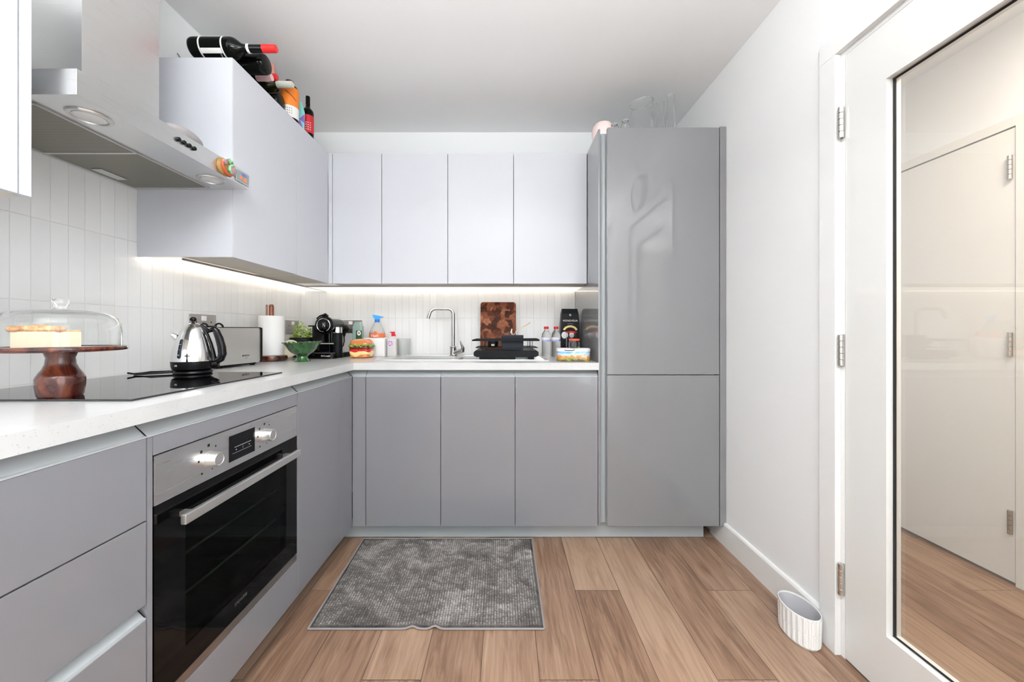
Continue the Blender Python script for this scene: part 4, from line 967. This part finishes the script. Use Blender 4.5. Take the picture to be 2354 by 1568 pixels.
lathe(bm, [(0, zs), (0.046, zs), (0.050, zs+0.004), (0.050, zs+0.030), (0.043, zs+0.050), (0.030, zs+0.075), (0.020, zs+0.095), (0.016, zs+0.100), (0, zs+0.100)], cx, cy, 40, fn=lambda r, z, a: (r*(1 if abs(math.cos(a)) > .5 else 1), z))
fin('bottle', bm, 'frost', sb)
bm = bmesh.new(); lathe(bm, [(0.0503, zs+0.002), (0.0508, zs+0.003), (0.0508, zs+0.028), (0.0503, zs+0.029)], cx, cy, 40, cap=False); fin('label', bm, 'label_orange', sb)
text('Flash', 0.024, (cx+0.002, cy-0.0522, zs+0.013), (PI/2, 0, 0), 'ink_white', sb)
bm = bmesh.new(); ball(bm, (cx+0.006, cy-0.047, zs+0.036), 0.013, 1.0, 0.3, 0.7); fin('label_picture', bm, 'magnet_orange', sb)
bm = bmesh.new(); lathe(bm, [(0, zs+0.100), (0.015, zs+0.100), (0.0165, zs+0.106), (0.015, zs+0.118), (0, zs+0.120)], cx, cy, 28); fin('collar', bm, 'spray_blue_dark', sb)
bm = bmesh.new(); prism(bm, [(cx-0.013, zs+0.118), (cx+0.013, zs+0.118), (cx+0.018, zs+0.128), (cx+0.036, zs+0.130), (cx+0.036, zs+0.136), (cx+0.015, zs+0.142), (cx-0.012, zs+0.147), (cx-0.028, zs+0.148), (cx-0.026, zs+0.140)], 'y', cy-0.012, cy+0.012); fin('trigger_head', bm, 'spray_blue', sb)
hs = thing('hand_soap_bottle', 'white hand soap bottle with red pump and purple label', 'bottle', (-0.71, 2.41, z0))
cx, cy = -0.728, 2.400
bm = bmesh.new(); prism(bm, rrect(cx-0.030, cx+0.030, cy-0.016, cy+0.016, 0.013), 'z', z0+0.0005, z0+0.112); prism(bm, rrect(cx-0.019, cx+0.019, cy-0.013, cy+0.013, 0.011), 'z', z0+0.112, z0+0.120); fin('bottle', bm, 'milky', hs)
bm = bmesh.new(); box(bm, cx-0.020, cx+0.019, cy-0.004, cy+0.004, z0+0.1202, z0+0.1225); lathe(bm, [(0, z0+0.1225), (0.006, z0+0.1225), (0.006, z0+0.140), (0, z0+0.140)], cx+0.008, cy, 14); fin('pump_neck', bm, 'label_white', hs)
bm = bmesh.new(); box(bm, cx-0.002, cx+0.018, cy-0.010, cy+0.010, z0+0.128, z0+0.158, 0.003); box(bm, cx-0.012, cx+0.004, cy-0.005, cy+0.005, z0+0.151, z0+0.158, 0.001); box(bm, cx+0.012, cx+0.024, cy-0.008, cy+0.008, z0+0.128, z0+0.141, 0.002); fin('pump', bm, 'red_cap', hs)
text('ONE', 0.018, (cx-0.006, cy-0.0166, z0+0.083), (PI/2, 0, 0), 'label_pink', hs)
bm = bmesh.new()
for k in range(9): ball(bm, (cx-0.006+0.012*math.cos(k*2.4), cy-0.0165, z0+0.083+0.013*math.sin(k*2.4)), 0.0035, 1, 0.1, 1, 8)
fin('label_dots', bm, 'ink_purple', hs)
bm = bmesh.new(); pf = [(0.0, z0+0.0008), (0.036, z0+0.0008), (0.043, z0+0.112), (0.0415, z0+0.112), (0.0345, z0+0.003), (0.0, z0+0.003)]
lathe(bm, pf, -0.672, 2.475, 40, cap=False); fin('plastic_tumbler', bm, 'frost', org=(-0.672, 2.475, z0), label='frosted clear plastic cup right of the hand soap', cat='cup')

# ------------------------------------------------------------------ chopping board
bm = bmesh.new(); poly = rrect(-0.167, 0.070, 0.0, 0.355, 0.018)
prism(bm, [(x, z) for x, z in poly], 'y', 0, 0.022)
xf(bm.verts[:], Matrix.Translation((0, 2.462, 0.9385)) @ Matrix.Rotation(-0.13, 4, 'X'))
fin('chopping_board', bm, 'end_grain', org=(-0.05, 2.46, 0.9385), label='dark end-grain wooden chopping board leaning against the back tiles', cat='chopping board')

# ------------------------------------------------------------------ dish rack
rk = thing('dish_rack', 'black dish drying rack with tray on the sink drainer', 'dish rack', (0.0, 2.2, 0.9375))
z0 = 0.9389
bm = bmesh.new(); prism(bm, [(-0.175, 0.022), (-0.160, 0.014), (0.165, 0.014), (0.182, 0.022), (0.182, 0.042), (0.172, 0.050), (-0.165, 0.050), (-0.175, 0.040)], 'y', 2.055, 2.335)
for v in bm.verts: v.co.z += z0
fin('tray', bm, 'black_satin', rk)
bm = bmesh.new(); box(bm, -0.145, 0.055, 2.07, 2.10, z0, z0+0.0145); box(bm, 0.125, 0.158, 2.07, 2.10, z0, z0+0.0145); box(bm, -0.145, -0.11, 2.29, 2.32, z0, z0+0.0145); box(bm, 0.125, 0.158, 2.29, 2.32, z0, z0+0.0145); fin('feet', bm, 'black_plastic', rk, 0)
bm = bmesh.new(); loop = rrect(-0.168, 0.182, 2.075, 2.325, 0.03); tube(bm, [(x, y, z0+0.064) for x, y in loop], 0.0018, 8, True); tube(bm, [(x, y, z0+0.108) for x, y in loop], 0.0022, 8, True)
for x in (-0.130, -0.110, 0.138, 0.148):
    for y in (2.075, 2.325): tube(bm, [(x, y, z0+0.050), (x, y, z0+0.109)], 0.0018, 6)
for y in (2.13, 2.20, 2.27): tube(bm, [(-0.168, y, z0+0.064), (0.182, y, z0+0.064)], 0.0014, 6)
fin('wire_frame', bm, 'black_plastic', rk)
bm = bmesh.new(); prism(bm, [(-0.185, 0.102), (-0.183, 0.110), (-0.160, 0.116), (0.170, 0.118), (0.186, 0.112), (0.188, 0.104), (0.180, 0.102)], 'y', 2.052, 2.070)
for v in bm.verts: v.co.z += z0
fin('front_bar', bm, 'black_satin', rk)
bm = bmesh.new(); box(bm, -0.022, 0.100, 2.076, 2.135, z0+0.053, z0+0.135, 0.003); fin('cutlery_holder', bm, 'navy', org=(0.04, 2.105, z0+0.053), label='dark navy cutlery holder standing in the dish rack', cat='cutlery holder')
bm = bmesh.new(); tube(bm, [(0.045, 2.12, z0+0.1358), (0.075, 2.125, z0+0.163), (0.098, 2.13, z0+0.182), (0.120, 2.13, z0+0.192), (0.140, 2.13, z0+0.206)], [0.0035, 0.004, 0.0045, 0.005, 0.0055], 10, flat=0.6)
fin('dish_brush', bm, 'wood_light', org=(0.045, 2.12, z0+0.136), label='thin cream wooden handled brush sticking out of the cutlery holder', cat='brush')
bm = bmesh.new(); tube(bm, [(0.038, 2.098, z0+0.1358), (0.032, 2.10, z0+0.150), (0.036, 2.10, z0+0.170)], [0.003, 0.006, 0.003], 8); tube(bm, [(0.062, 2.105, z0+0.1358), (0.058, 2.105, z0+0.158)], 0.004, 8)
fin('cutlery', bm, 'steel', org=(0.04, 2.10, z0+0.136), label='steel knife tips poking out of the navy cutlery holder', cat='cutlery')
mu = thing('mug', 'black mug with small gold emblem sitting in the dish rack', 'mug', (-0.072, 2.13, z0+0.052))
bm = bmesh.new(); lathe(bm, [(0, z0+0.0665), (0.024, z0+0.0665), (0.030, z0+0.070), (0.032, z0+0.100), (0.030, z0+0.1005), (0.028, z0+0.072), (0, z0+0.070)], -0.072, 2.135, 32); fin('cup', bm, 'black_satin', mu)
bm = bmesh.new(); box(bm, -0.080, -0.062, 2.1010, 2.1030, z0+0.074, z0+0.084); fin('emblem', bm, 'cream', mu, 0)

# ------------------------------------------------------------------ water bottles
def bottle_water(x, y, label):
    z = 0.9347
    t = thing('water_bottle', label, 'bottle', (x, y, z), group='small clear water bottles with red caps')
    bm = bmesh.new(); pr = [(0, z+0.0005), (0.024, z+0.0005), (0.028, z+0.006), (0.0285, z+0.02)]
    for k in range(5): pr += [(0.0285, z+0.026+k*0.012), (0.0272, z+0.031+k*0.012)]
    pr += [(0.0285, z+0.088), (0.0285, z+0.130), (0.026, z+0.145), (0.016, z+0.160), (0.012, z+0.166), (0.012, z+0.174), (0, z+0.174)]
    lathe(bm, pr, x, y, 36); fin('bottle', bm, 'glass_thin', t, 50)
    bm = bmesh.new(); lathe(bm, [(0.0289, z+0.096), (0.0291, z+0.097), (0.0291, z+0.122), (0.0289, z+0.123)], x, y, 36, cap=False); fin('label', bm, 'label_lilac', t)
    bm = bmesh.new(); lathe(bm, [(0.0292, z+0.108), (0.0294, z+0.109), (0.0294, z+0.121), (0.0292, z+0.122)], x, y, 36, cap=False); fin('label_band', bm, 'label_white', t)
    bm = bmesh.new(); lathe(bm, [(0, z+0.1742), (0.0145, z+0.1742), (0.015, z+0.178), (0.0145, z+0.190), (0, z+0.191)], x, y, 28); fin('cap', bm, 'red_cap', t)
bottle_water(0.257, 2.36, 'left of two small water bottles with red caps, nearer the dish rack')
bottle_water(0.319, 2.36, 'right of two small water bottles with red caps, next to the black bag')

# ------------------------------------------------------------------ black bag, tin, jars
z0 = 0.9347
bg = thing('coffee_bag', 'tall black food bag with white lettering against the fridge housing', 'bag', (0.40, 2.38, z0))
bm = bmesh.new(); A = [(0.350, 2.345), (0.462, 2.345), (0.462, 2.41), (0.350, 2.41)]
lv = [(0.0, 0.0), (0.06, 0.004), (0.18, 0.003), (0.27, -0.003), (0.302, -0.008)]
rings = []
for h, s in lv:
    rings.append([bm.verts.new((x+(s if x > 0.4 else -s), y+(-s if y < 2.38 else s)*(1 if h < 0.29 else 2.2), z0+0.0005+h)) for x, y in A])
for a_, b_ in zip(rings, rings[1:]):
    for k in range(4): bm.faces.new((a_[k], a_[(k+1) % 4], b_[(k+1) % 4], b_[k]))
bm.faces.new(rings[0]); bm.faces.new(rings[-1]); fin('pouch', bm, 'black_satin', bg, 20)
text('MONDVELIA', 0.0165, (0.405, 2.3385, z0+0.226), (PI/2, 0, 0), 'ink_white', bg); text('the finest', 0.009, (0.405, 2.3385, z0+0.207), (PI/2, 0, 0), 'ink_grey', bg, name='small_print')
bm = bmesh.new(); ball(bm, (0.405, 2.3395, z0+0.262), 0.0065, 1, 0.1, 1.2); fin('crest', bm, 'ink_grey', bg)
bm = bmesh.new()
for xx in (0.368, 0.415): ball(bm, (xx, 2.339, z0+0.136), 0.018, 1, 0.08, 1.2, 24)
fin('white_spots', bm, 'ink_white', bg)
bm = bmesh.new(); tube(bm, [(0.405+0.040*math.cos(t_), 2.339, z0+0.160+0.030*math.sin(t_)) for t_ in [PI*0.08+i*PI*0.84/12 for i in range(13)]], 0.008, 8, flat=0.9); fin('printed_arc', bm, 'cheese', bg)
tn = thing('biscuit_tin', 'oval painted landscape tin with white lid at the worktop end', 'tin', (0.366, 2.03, z0), local=True)
bm = bmesh.new(); prism(bm, rrect(-0.089, 0.089, -0.05, 0.05, 0.036, 8), 'z', 0.0008, 0.052); fin('tin_body', bm, 'tin_scene', tn, 50)
bm = bmesh.new(); prism(bm, rrect(-0.0905, 0.0905, -0.0515, 0.0515, 0.037, 8), 'z', 0.0522, 0.0665); prism(bm, rrect(-0.087, 0.087, -0.048, 0.048, 0.034, 8), 'z', 0.0665, 0.0685); fin('tin_lid', bm, 'label_white', tn, 40)
bm = bmesh.new(); tube(bm, [(-0.055, -0.0525, 0.062), (-0.050, -0.0535, 0.0595), (-0.01, -0.0535, 0.0590), (0.000, -0.0525, 0.062)], 0.0018, 8); fin('handle_mark', bm, 'navy', tn)
zt_ = z0+0.0690
def jar(cx, cy, z, r, h, lid, label, name, ribs=False):
    t = thing(name, label, 'jar', (cx, cy, z))
    bm = bmesh.new(); out = [(0, z+0.0005), (r*0.9, z+0.0005), (r, z+0.004), (r, z+h*0.75), (r*0.86, z+h*0.88), (r*0.86, z+h)]
    inn = [(r*0.80, z+h), (r*0.80, z+h*0.88), (r*0.93, z+h*0.74), (r*0.93, z+0.006), (0, z+0.005)]
    if ribs:
        out = [(0, z+0.0005), (r*0.9, z+0.0005), (r, z+0.004)]
        for k in range(6): out += [(r, z+h*(0.08+k*0.13)), (r*0.95, z+h*(0.14+k*0.13))]
        out += [(r*0.86, z+h*0.92), (r*0.86, z+h)]; inn = [(r*0.78, z+h), (r*0.78, z+h*0.9), (r*0.88, z+h*0.8), (r*0.88, z+0.006), (0, z+0.005)]
    lathe(bm, out+inn, cx, cy, 36, cap=False); fin('jar_glass', bm, 'glass_thin', t, 50)
    bm = bmesh.new(); lathe(bm, [(0, z+h+0.0005), (r*0.95, z+h+0.0005), (r*0.98, z+h+0.003), (r*0.95, z+h+0.010), (0, z+h+0.011)], cx, cy, 32); fin('jar_lid', bm, lid, t)
    return t
jar(0.375, 2.040, zt_, 0.0295, 0.040, 'red_lid', 'short squat glass jar with orange-red lid standing on the painted tin', 'glass_jar')
jar(0.400, 2.270, z0, 0.034, 0.150, 'red_cap', 'tall ribbed glass jar with red lid in front of the black bag', 'glass_jar', True)

# ------------------------------------------------------------------ bottles on the left wall cabinets
def wine_profile(L=0.30, r=0.0385, sh=0.61):
    return [(0, 0), (r*0.80, 0), (r*0.93, 0.004), (r*0.985, 0.011), (r, 0.020), (r, L*sh), (r*0.98, L*(sh+0.03)), (r*0.88, L*(sh+0.062)), (r*0.66, L*(sh+0.095)), (r*0.46, L*(sh+0.125)), (r*0.39, L*(sh+0.155)), (r*0.36, L*(sh+0.18))]
def wine(name, label, loc, rot, glass='bottle_black', cap='red_foil', lab='label_white', bands=None, L=0.32, r=0.0385, capl=0.20, sh=0.61):
    t = thing(name, label, 'bottle', loc, rot, local=True)
    bm = bmesh.new(); lathe(bm, wine_profile(L, r, sh)+[(r*0.36, L*(1-capl)), (0, L*(1-capl))], 0, 0, 40); fin('bottle_glass', bm, glass, t, 50)
    bm = bmesh.new(); lathe(bm, [(r*0.37, L*(1-capl)), (r*0.39, L*(1-capl)), (r*0.38, L*0.985), (r*0.34, L), (0, L)], 0, 0, 28, cap=False); fin('foil_cap', bm, cap, t)
    if lab:
        for z0_, z1_ in (bands or [(L*0.18, L*0.50)]):
            bm = bmesh.new(); lathe(bm, [(r*1.004, z0_), (r*1.014, z0_+0.0005), (r*1.014, z1_-0.0005), (r*1.004, z1_)], 0, 0, 40, cap=False)
            fin('label', bm, lab, t)
    return t
zs = 2.1275
# wire rack holding the lying bottles
rw = thing('bottle_rack', 'thin wire wine rack carrying the bottles lying on the wall cabinet', 'wine rack', (-1.13, 1.60, zs), local=False)
bm = bmesh.new()
for xx in (-1.25, -1.085):
    pts = []
    for i in range(49):
        y = 1.425+i*0.0085; pts.append((xx, y, zs+0.016+0.012*math.cos((y-1.462)/0.09*2*PI+PI)))
    tube(bm, pts, 0.0024, 6)
for yy in (1.43, 1.60, 1.80): tube(bm, [(-1.25, yy, zs+0.003), (-1.085, yy, zs+0.003)], 0.0024, 6)
fin('wire', bm, 'wire_grey', rw)
b1 = wine('wine_bottle', 'black wine bottle with red capsule lying at the near end of the cabinet top', (-1.2206, 1.462, 2.199), (0, PI/2, 0), bands=[(0.046, 0.052), (0.132, 0.138)], L=0.325, sh=0.47, capl=0.16)
bm = bmesh.new(); lathe(bm, [(0.0156, 0.2140), (0.0162, 0.2145), (0.0158, 0.2235), (0.0152, 0.2240)], 0, 0, 24, cap=False); fin('neck_band', bm, 'label_white', b1)
for a0, a1 in ((-2.25, -2.75), (-0.55, -1.0)):
    bm = bmesh.new(); A_ = []
    for i in range(9):
        a_ = a0+(a1-a0)*i/8; A_.append((bm.verts.new((0.0391*math.cos(a_), 0.0391*math.sin(a_), 0.053)), bm.verts.new((0.0391*math.cos(a_), 0.0391*math.sin(a_), 0.131))))
    for p, q in zip(A_, A_[1:]): bm.faces.new((p[0], q[0], q[1], p[1]))
    fin('label_strip', bm, 'label_white', b1)
wine('wine_bottle', 'plain black wine bottle lying behind the nearest one with its base outward', (-0.985, 1.547, 2.199), (0, -PI/2, 0), lab=None, cap='bottle_black', L=0.30)
wine('wine_bottle', 'dark bottle with pink foil neck lying across the cabinet top', (-1.315, 1.635, 2.204), (0, PI/2, 0), glass='bottle_black', cap='pink_foil', lab='label_white', L=0.295, capl=0.22)
wine('wine_bottle', 'dark bottle with bright red capsule lying behind the pink-necked bottle', (-1.338, 1.700, 2.249), (0, PI/2, 0), glass='bottle_green', cap='red_foil', lab=None, L=0.30, capl=0.15)
wine('wine_bottle', 'plain black bottle lying base outward beneath the pale-necked bottle', (-1.066, 1.780, 2.190), (0, -PI/2, 0), lab=None, cap='bottle_black', L=0.29)
wine('wine_bottle', 'green bottle with pale grey-green foil neck lying on top of the others', (-1.330, 1.785, 2.272), (0, PI/2, 0), glass='bottle_green', cap='pale_foil', lab=None, L=0.315, capl=0.24)
wine('champagne_bottle', 'upright champagne bottle with crinkled copper foil top behind the lying bottles', (-1.165, 1.868, zs+0.0005), (0, 0, 0), glass='bottle_green', cap='copper_foil', lab=None, L=0.300, r=0.035, capl=0.28)
# upright items
def upright_label(t, r, z0_, z1_, m, a0=-2.6, a1=0.6, name='label'):
    bm = bmesh.new(); A_ = []
    for i in range(25):
        a_ = a0+(a1-a0)*i/24; A_.append((bm.verts.new((r*math.cos(a_), r*math.sin(a_), z0_)), bm.verts.new((r*math.cos(a_), r*math.sin(a_), z1_))))
    for p, q in zip(A_, A_[1:]): bm.faces.new((p[0], q[0], q[1], p[1]))
    return fin(name, bm, m, t)
ob = thing('liqueur_bottle', 'stout dark bottle with orange over white label standing on the wall cabinet', 'bottle', (-1.076, 1.865, zs+0.0005), local=True)
bm = bmesh.new(); lathe(bm, [(0, 0), (0.038, 0), (0.041, 0.004), (0.041, 0.165), (0.036, 0.180), (0.020, 0.188), (0.017, 0.194), (0, 0.194)], 0, 0, 40); fin('bottle_glass', bm, 'bottle_black', ob, 50)
bm = bmesh.new(); lathe(bm, [(0, 0.1942), (0.018, 0.1942), (0.018, 0.212), (0, 0.213)], 0, 0, 24); fin('cap', bm, 'patty', ob)
upright_label(ob, 0.0415, 0.075, 0.168, 'orange_label'); upright_label(ob, 0.0415, 0.018, 0.0745, 'label_white')
bm = bmesh.new(); tube(bm, [(0.0405*math.cos(a_), 0.0405*math.sin(a_), 0.145-0.030*(a_+1.6)) for a_ in (-1.5, -1.2, -0.9, -0.6, -0.3)], 0.0022, 6); fin('label_stroke', bm, 'ink_black', ob)
bm = bmesh.new()
for k in range(3):
    for j in range(4): a_ = -1.5+j*0.22; box(bm, 0.0415*math.cos(a_)-0.002, 0.0415*math.cos(a_)+0.002, 0.0415*math.sin(a_)-0.0012, 0.0415*math.sin(a_)+0.0006, 0.058-k*0.012, 0.062-k*0.012)
fin('label_print', bm, 'ink_grey', ob, 0)
gb = thing('gift_carton', 'teal and purple patterned carton between the orange-labelled and red-labelled bottles', 'carton', (-1.073, 1.945, zs+0.0005), (0, 0, 0.5), local=True)
bm = bmesh.new(); prism(bm, [(-0.024, 0), (0.024, 0), (0.026, 0.10), (0.012, 0.150), (-0.012, 0.150), (-0.026, 0.10)], 'y', -0.022, 0.022); fin('carton', bm, 'carton_teal', gb, 0)
bm = bmesh.new(); prism(bm, [(-0.024, 0.002), (0.024, 0.002), (0.004, 0.055)], 'y', -0.0232, -0.0222); prism(bm, [(0.0, 0.06), (0.025, 0.045), (0.024, 0.09)], 'y', -0.0232, -0.0222); fin('printed_shapes', bm, 'carton_purple', gb, 0)
bm = bmesh.new(); prism(bm, [(-0.023, 0.06), (-0.010, 0.05), (0.002, 0.095), (-0.018, 0.12)], 'y', -0.0234, -0.0222); fin('printed_shapes', bm, 'label_white', gb, 0)
rb = wine('wine_bottle', 'slim upright dark bottle with red label at the corner end of the cabinet top', (-1.068, 2.022, zs+0.0005), (0, 0, 0), cap='bottle_black', lab=None, L=0.235, r=0.029)
upright_label(rb, 0.0295, 0.030, 0.125, 'label_red', name='front_label'); upright_label(rb, 0.0105, 0.185, 0.215, 'label_red', -2.8, -1.6, 'neck_label')
bm = bmesh.new()
for k in range(4):
    for j in range(3): a_ = -1.4+j*0.35; box(bm, 0.0297*math.cos(a_)-0.003, 0.0297*math.cos(a_)+0.003, 0.0297*math.sin(a_)-0.0012, 0.0297*math.sin(a_)+0.0004, 0.080-k*0.012, 0.084-k*0.012)
fin('label_print', bm, 'ink_white', rb, 0)

# ------------------------------------------------------------------ glassware on the fridge housing
zf = 2.1303
pj = thing('glass_pitcher', 'large clear glass pitcher with arched rim on top of the tall cabinet', 'pitcher', (0.745, 2.05, zf))
cx, cy = 0.745, 2.055
def slant(r, z, a):
    k_ = max(0, (z-zf-0.14)/0.09); return r, z+k_*0.012*math.cos(a-0.3)
out = [(0, zf+0.0006), (0.064, zf+0.0006), (0.068, zf+0.006), (0.067, zf+0.06), (0.061, zf+0.13), (0.055, zf+0.17), (0.058, zf+0.200), (0.063, zf+0.216)]
bm = bmesh.new(); lathe(bm, out+[(max(r-0.003, 0), z+(0.004 if i == 0 else 0)) for i, (r, z) in reversed(list(enumerate(out)))], cx, cy, 48, cap=False, fn=slant); fin('glass_body', bm, 'glass_thin', pj, 60)
bm = bmesh.new(); tube(bm, [(cx+0.062*math.cos(2*PI*i/40), cy+0.062*math.sin(2*PI*i/40), zf+0.217+0.012*math.cos(2*PI*i/40-0.3)) for i in range(40)], 0.0022, 8, True); fin('rim', bm, 'glass_edge', pj)
def vase(cx, cy, h, r, label, n):
    t = thing(n, label, 'vase', (cx, cy, zf)); o_ = [(0, zf+0.0006), (r, zf+0.0006), (r, zf+h*0.35), (r*0.7, zf+h*0.55), (r*0.62, zf+h*0.8), (r*0.8, zf+h)]
    bm = bmesh.new(); lathe(bm, o_+[(max(a_-0.002, 0), z+(0.003 if i == 0 else 0)) for i, (a_, z) in reversed(list(enumerate(o_)))], cx, cy, 32, cap=False); fin('glass_body', bm, 'glass_thin', t, 60)
vase(0.853, 2.06, 0.225, 0.024, 'slim clear glass vase right of the pitcher, shorter one', 'glass_vase')
vase(0.905, 2.05, 0.262, 0.027, 'tall slim clear glass vase furthest right on the tall cabinet', 'glass_vase')
def smalljar(cx, cy, r, h, label):
    t = thing('small_glass_jar', label, 'jar', (cx, cy, zf)); z = zf
    o_ = [(0, z+0.0006), (r*0.8, z+0.0006), (r, z+0.008), (r, z+h*0.5), (r*0.8, z+h*0.75), (r*0.52, z+h*0.88), (r*0.55, z+h)]
    bm = bmesh.new(); lathe(bm, o_+[(max(a_-0.0025, 0), zz+(0.003 if i == 0 else 0)) for i, (a_, zz) in reversed(list(enumerate(o_)))], cx, cy, 32, cap=False); fin('jar_body', bm, 'glass_thin', t, 60)
    bm = bmesh.new(); tube(bm, [(cx+r*0.56*math.cos(2*PI*i/24), cy+r*0.56*math.sin(2*PI*i/24), z+h) for i in range(24)], 0.0022, 8, True); fin('lip', bm, 'glass_edge', t)
smalljar(0.650, 2.03, 0.030, 0.105, 'small round-shouldered glass jar directly left of the pitcher')
smalljar(0.578, 1.985, 0.027, 0.060, 'tiny glass jar between the pink bowl and the round-shouldered jar')
bm = bmesh.new(); lathe(bm, [(0, zf+0.0005), (0.035, zf+0.0005), (0.050, zf+0.012), (0.060, zf+0.045), (0.062, zf+0.075), (0.056, zf+0.100), (0.044, zf+0.117), (0.041, zf+0.117), (0.052, zf+0.098), (0.057, zf+0.075), (0.046, zf+0.020), (0, zf+0.010)], 0.545, 2.090, 40)
fin('pink_bowl', bm, 'pink_china', org=(0.545, 2.090, zf), label='pale pink rounded bowl at the left corner on top of the tall cabinet', cat='bowl')

# ------------------------------------------------------------------ rug
rgt = thing('kitchen_mat', 'grey tufted chenille mat on the wooden floor before the back cabinets', 'mat', (-0.3, 1.67, 0))
def rug():
    nx, ny = 440, 300
    u = np.linspace(0, 1, nx); v = np.linspace(0, 1, ny)
    U, V = np.meshgrid(u, v, indexing='xy')
    rs = np.random.RandomState(5)
    y0, y1 = 1.374, 1.966
    xl = -0.722-0.022*V; xr = 0.141-0.004*V
    X = xl+(xr-xl)*U; Y = y0+(y1-y0)*V
    edge = 0.006*np.exp(-((U-0.44)/0.02)**2)+0.007*np.exp(-((U-0.535)/0.018)**2)
    Y = Y+edge*np.exp(-V*12)
    bu, bv = 84*U, 58*V
    iu, iv = np.floor(bu).astype(int).clip(0, 83), np.floor(bv).astype(int).clip(0, 57)
    jit = rs.rand(58, 84)
    tuft = np.sqrt(np.clip(np.abs(np.sin(PI*bu))*np.abs(np.sin(PI*(bv+0.3*jit[iv, iu]*0))), 0, 1))
    lean = np.zeros_like(U)
    for k in range(14):
        fx_, fy_ = rs.uniform(2, 14, 2); lean += np.sin(2*PI*(fx_*U+rs.rand()))*np.sin(2*PI*(fy_*V+rs.rand()))/14
    Z = 0.004+0.009*tuft*(0.65+0.5*jit[iv, iu]*0.8)*(1+0.8*lean)
    X = X+0.0025*lean*tuft; Y = Y+0.0035*(jit[iv, iu]-0.5)*tuft
    m_ = np.minimum(np.minimum(U*84, (1-U)*84), np.minimum(V*58, (1-V)*58))
    Z = np.where(m_ < 1.0, 0.0045, Z)
    co = np.stack([X+0.3, Y-1.67, Z], -1).reshape(-1, 3)
    i = np.arange((ny-1)*(nx-1)); r, c = i//(nx-1), i % (nx-1); a = r*nx+c
    F = np.stack([a, a+1, a+nx+1, a+nx], -1)
    me = bpy.data.meshes.new('pile'); me.from_pydata(co.tolist(), [], F.tolist()); me.materials.append(M['chenille']); me.shade_smooth()
    o = bpy.data.objects.new('pile', me); C.objects.link(o); o.parent = rgt
    bm = bmesh.new(); B0 = []
    n = 80
    for i_ in range(n+1):
        t_ = i_/n; e_ = 0.006*math.exp(-((t_-0.44)/0.02)**2)+0.007*math.exp(-((t_-0.535)/0.018)**2)
        B0.append((-0.724+0.867*t_, 1.371+e_, 0.004+e_*0.9))
    rt = [(0.143, 1.371, 0.004), (0.139, 1.968, 0.004)]; lf = [(-0.746, 1.968, 0.004), (-0.724, 1.371, 0.004)]
    tube(bm, B0, 0.0038, 8, flat=0.8); tube(bm, rt, 0.0038, 8); tube(bm, [rt[1], lf[0]], 0.0038, 8); tube(bm, lf, 0.0038, 8)
    fin('binding', bm, 'mitt', rgt)
rug()
M['mitt'].node_tree.nodes['Principled BSDF'].inputs['Base Color'].default_value = (0.27, 0.25, 0.25, 1)

# ------------------------------------------------------------------ ribbed oval pot on the floor
mat('pot_grey', (0.50, 0.49, 0.51), 0.6)
bn = thing('ribbed_planter', 'small oval white ribbed pot on the floor against the right wall', 'pot', (1.058, 1.349, 0), local=True)
def oval(r, z, a): return r*0.50, z
bm = bmesh.new(); ring = []
def ov_ring(rx, ry, z, rib=0.0, n=144): return [bm.verts.new((rx*math.cos(2*PI*i/n)*(1+rib*(1 if (i//3) % 2 else -1)), ry*math.sin(2*PI*i/n)*(1+rib*(1 if (i//3) % 2 else -1)), z)) for i in range(n)]
def skin(rs_):
    for a_, b_ in zip(rs_, rs_[1:]):
        n = len(a_)
        for k in range(n): bm.faces.new((a_[k], a_[(k+1) % n], b_[(k+1) % n], b_[k]))
R = [(0.040, 0.086, 0.0005, 0), (0.0425, 0.0895, 0.006, 0), (0.0430, 0.0900, 0.009, 0.02), (0.0432, 0.0905, 0.050, 0.02), (0.0425, 0.090, 0.052, 0.0), (0.0436, 0.091, 0.054, 0.02), (0.0440, 0.092, 0.100, 0.02), (0.0445, 0.0925, 0.104, 0), (0.0440, 0.092, 0.108, 0), (0.0415, 0.0895, 0.108, 0), (0.0405, 0.0885, 0.100, 0)]
rs_ = [ov_ring(a_*1.18, b_*0.83, c_, d_) for a_, b_, c_, d_ in R]; skin(rs_); bm.faces.new(list(reversed(rs_[0])))
fin('pot_wall', bm, 'gloss_white', bn, 25)
bm = bmesh.new(); rs_ = [ov_ring(0.0404*1.18, 0.0884*0.83, 0.104), ov_ring(0.038*1.18, 0.086*0.83, 0.012)]; skin(rs_); bm.faces.new(rs_[-1]); fin('inner_liner', bm, 'pot_grey', bn, 40)
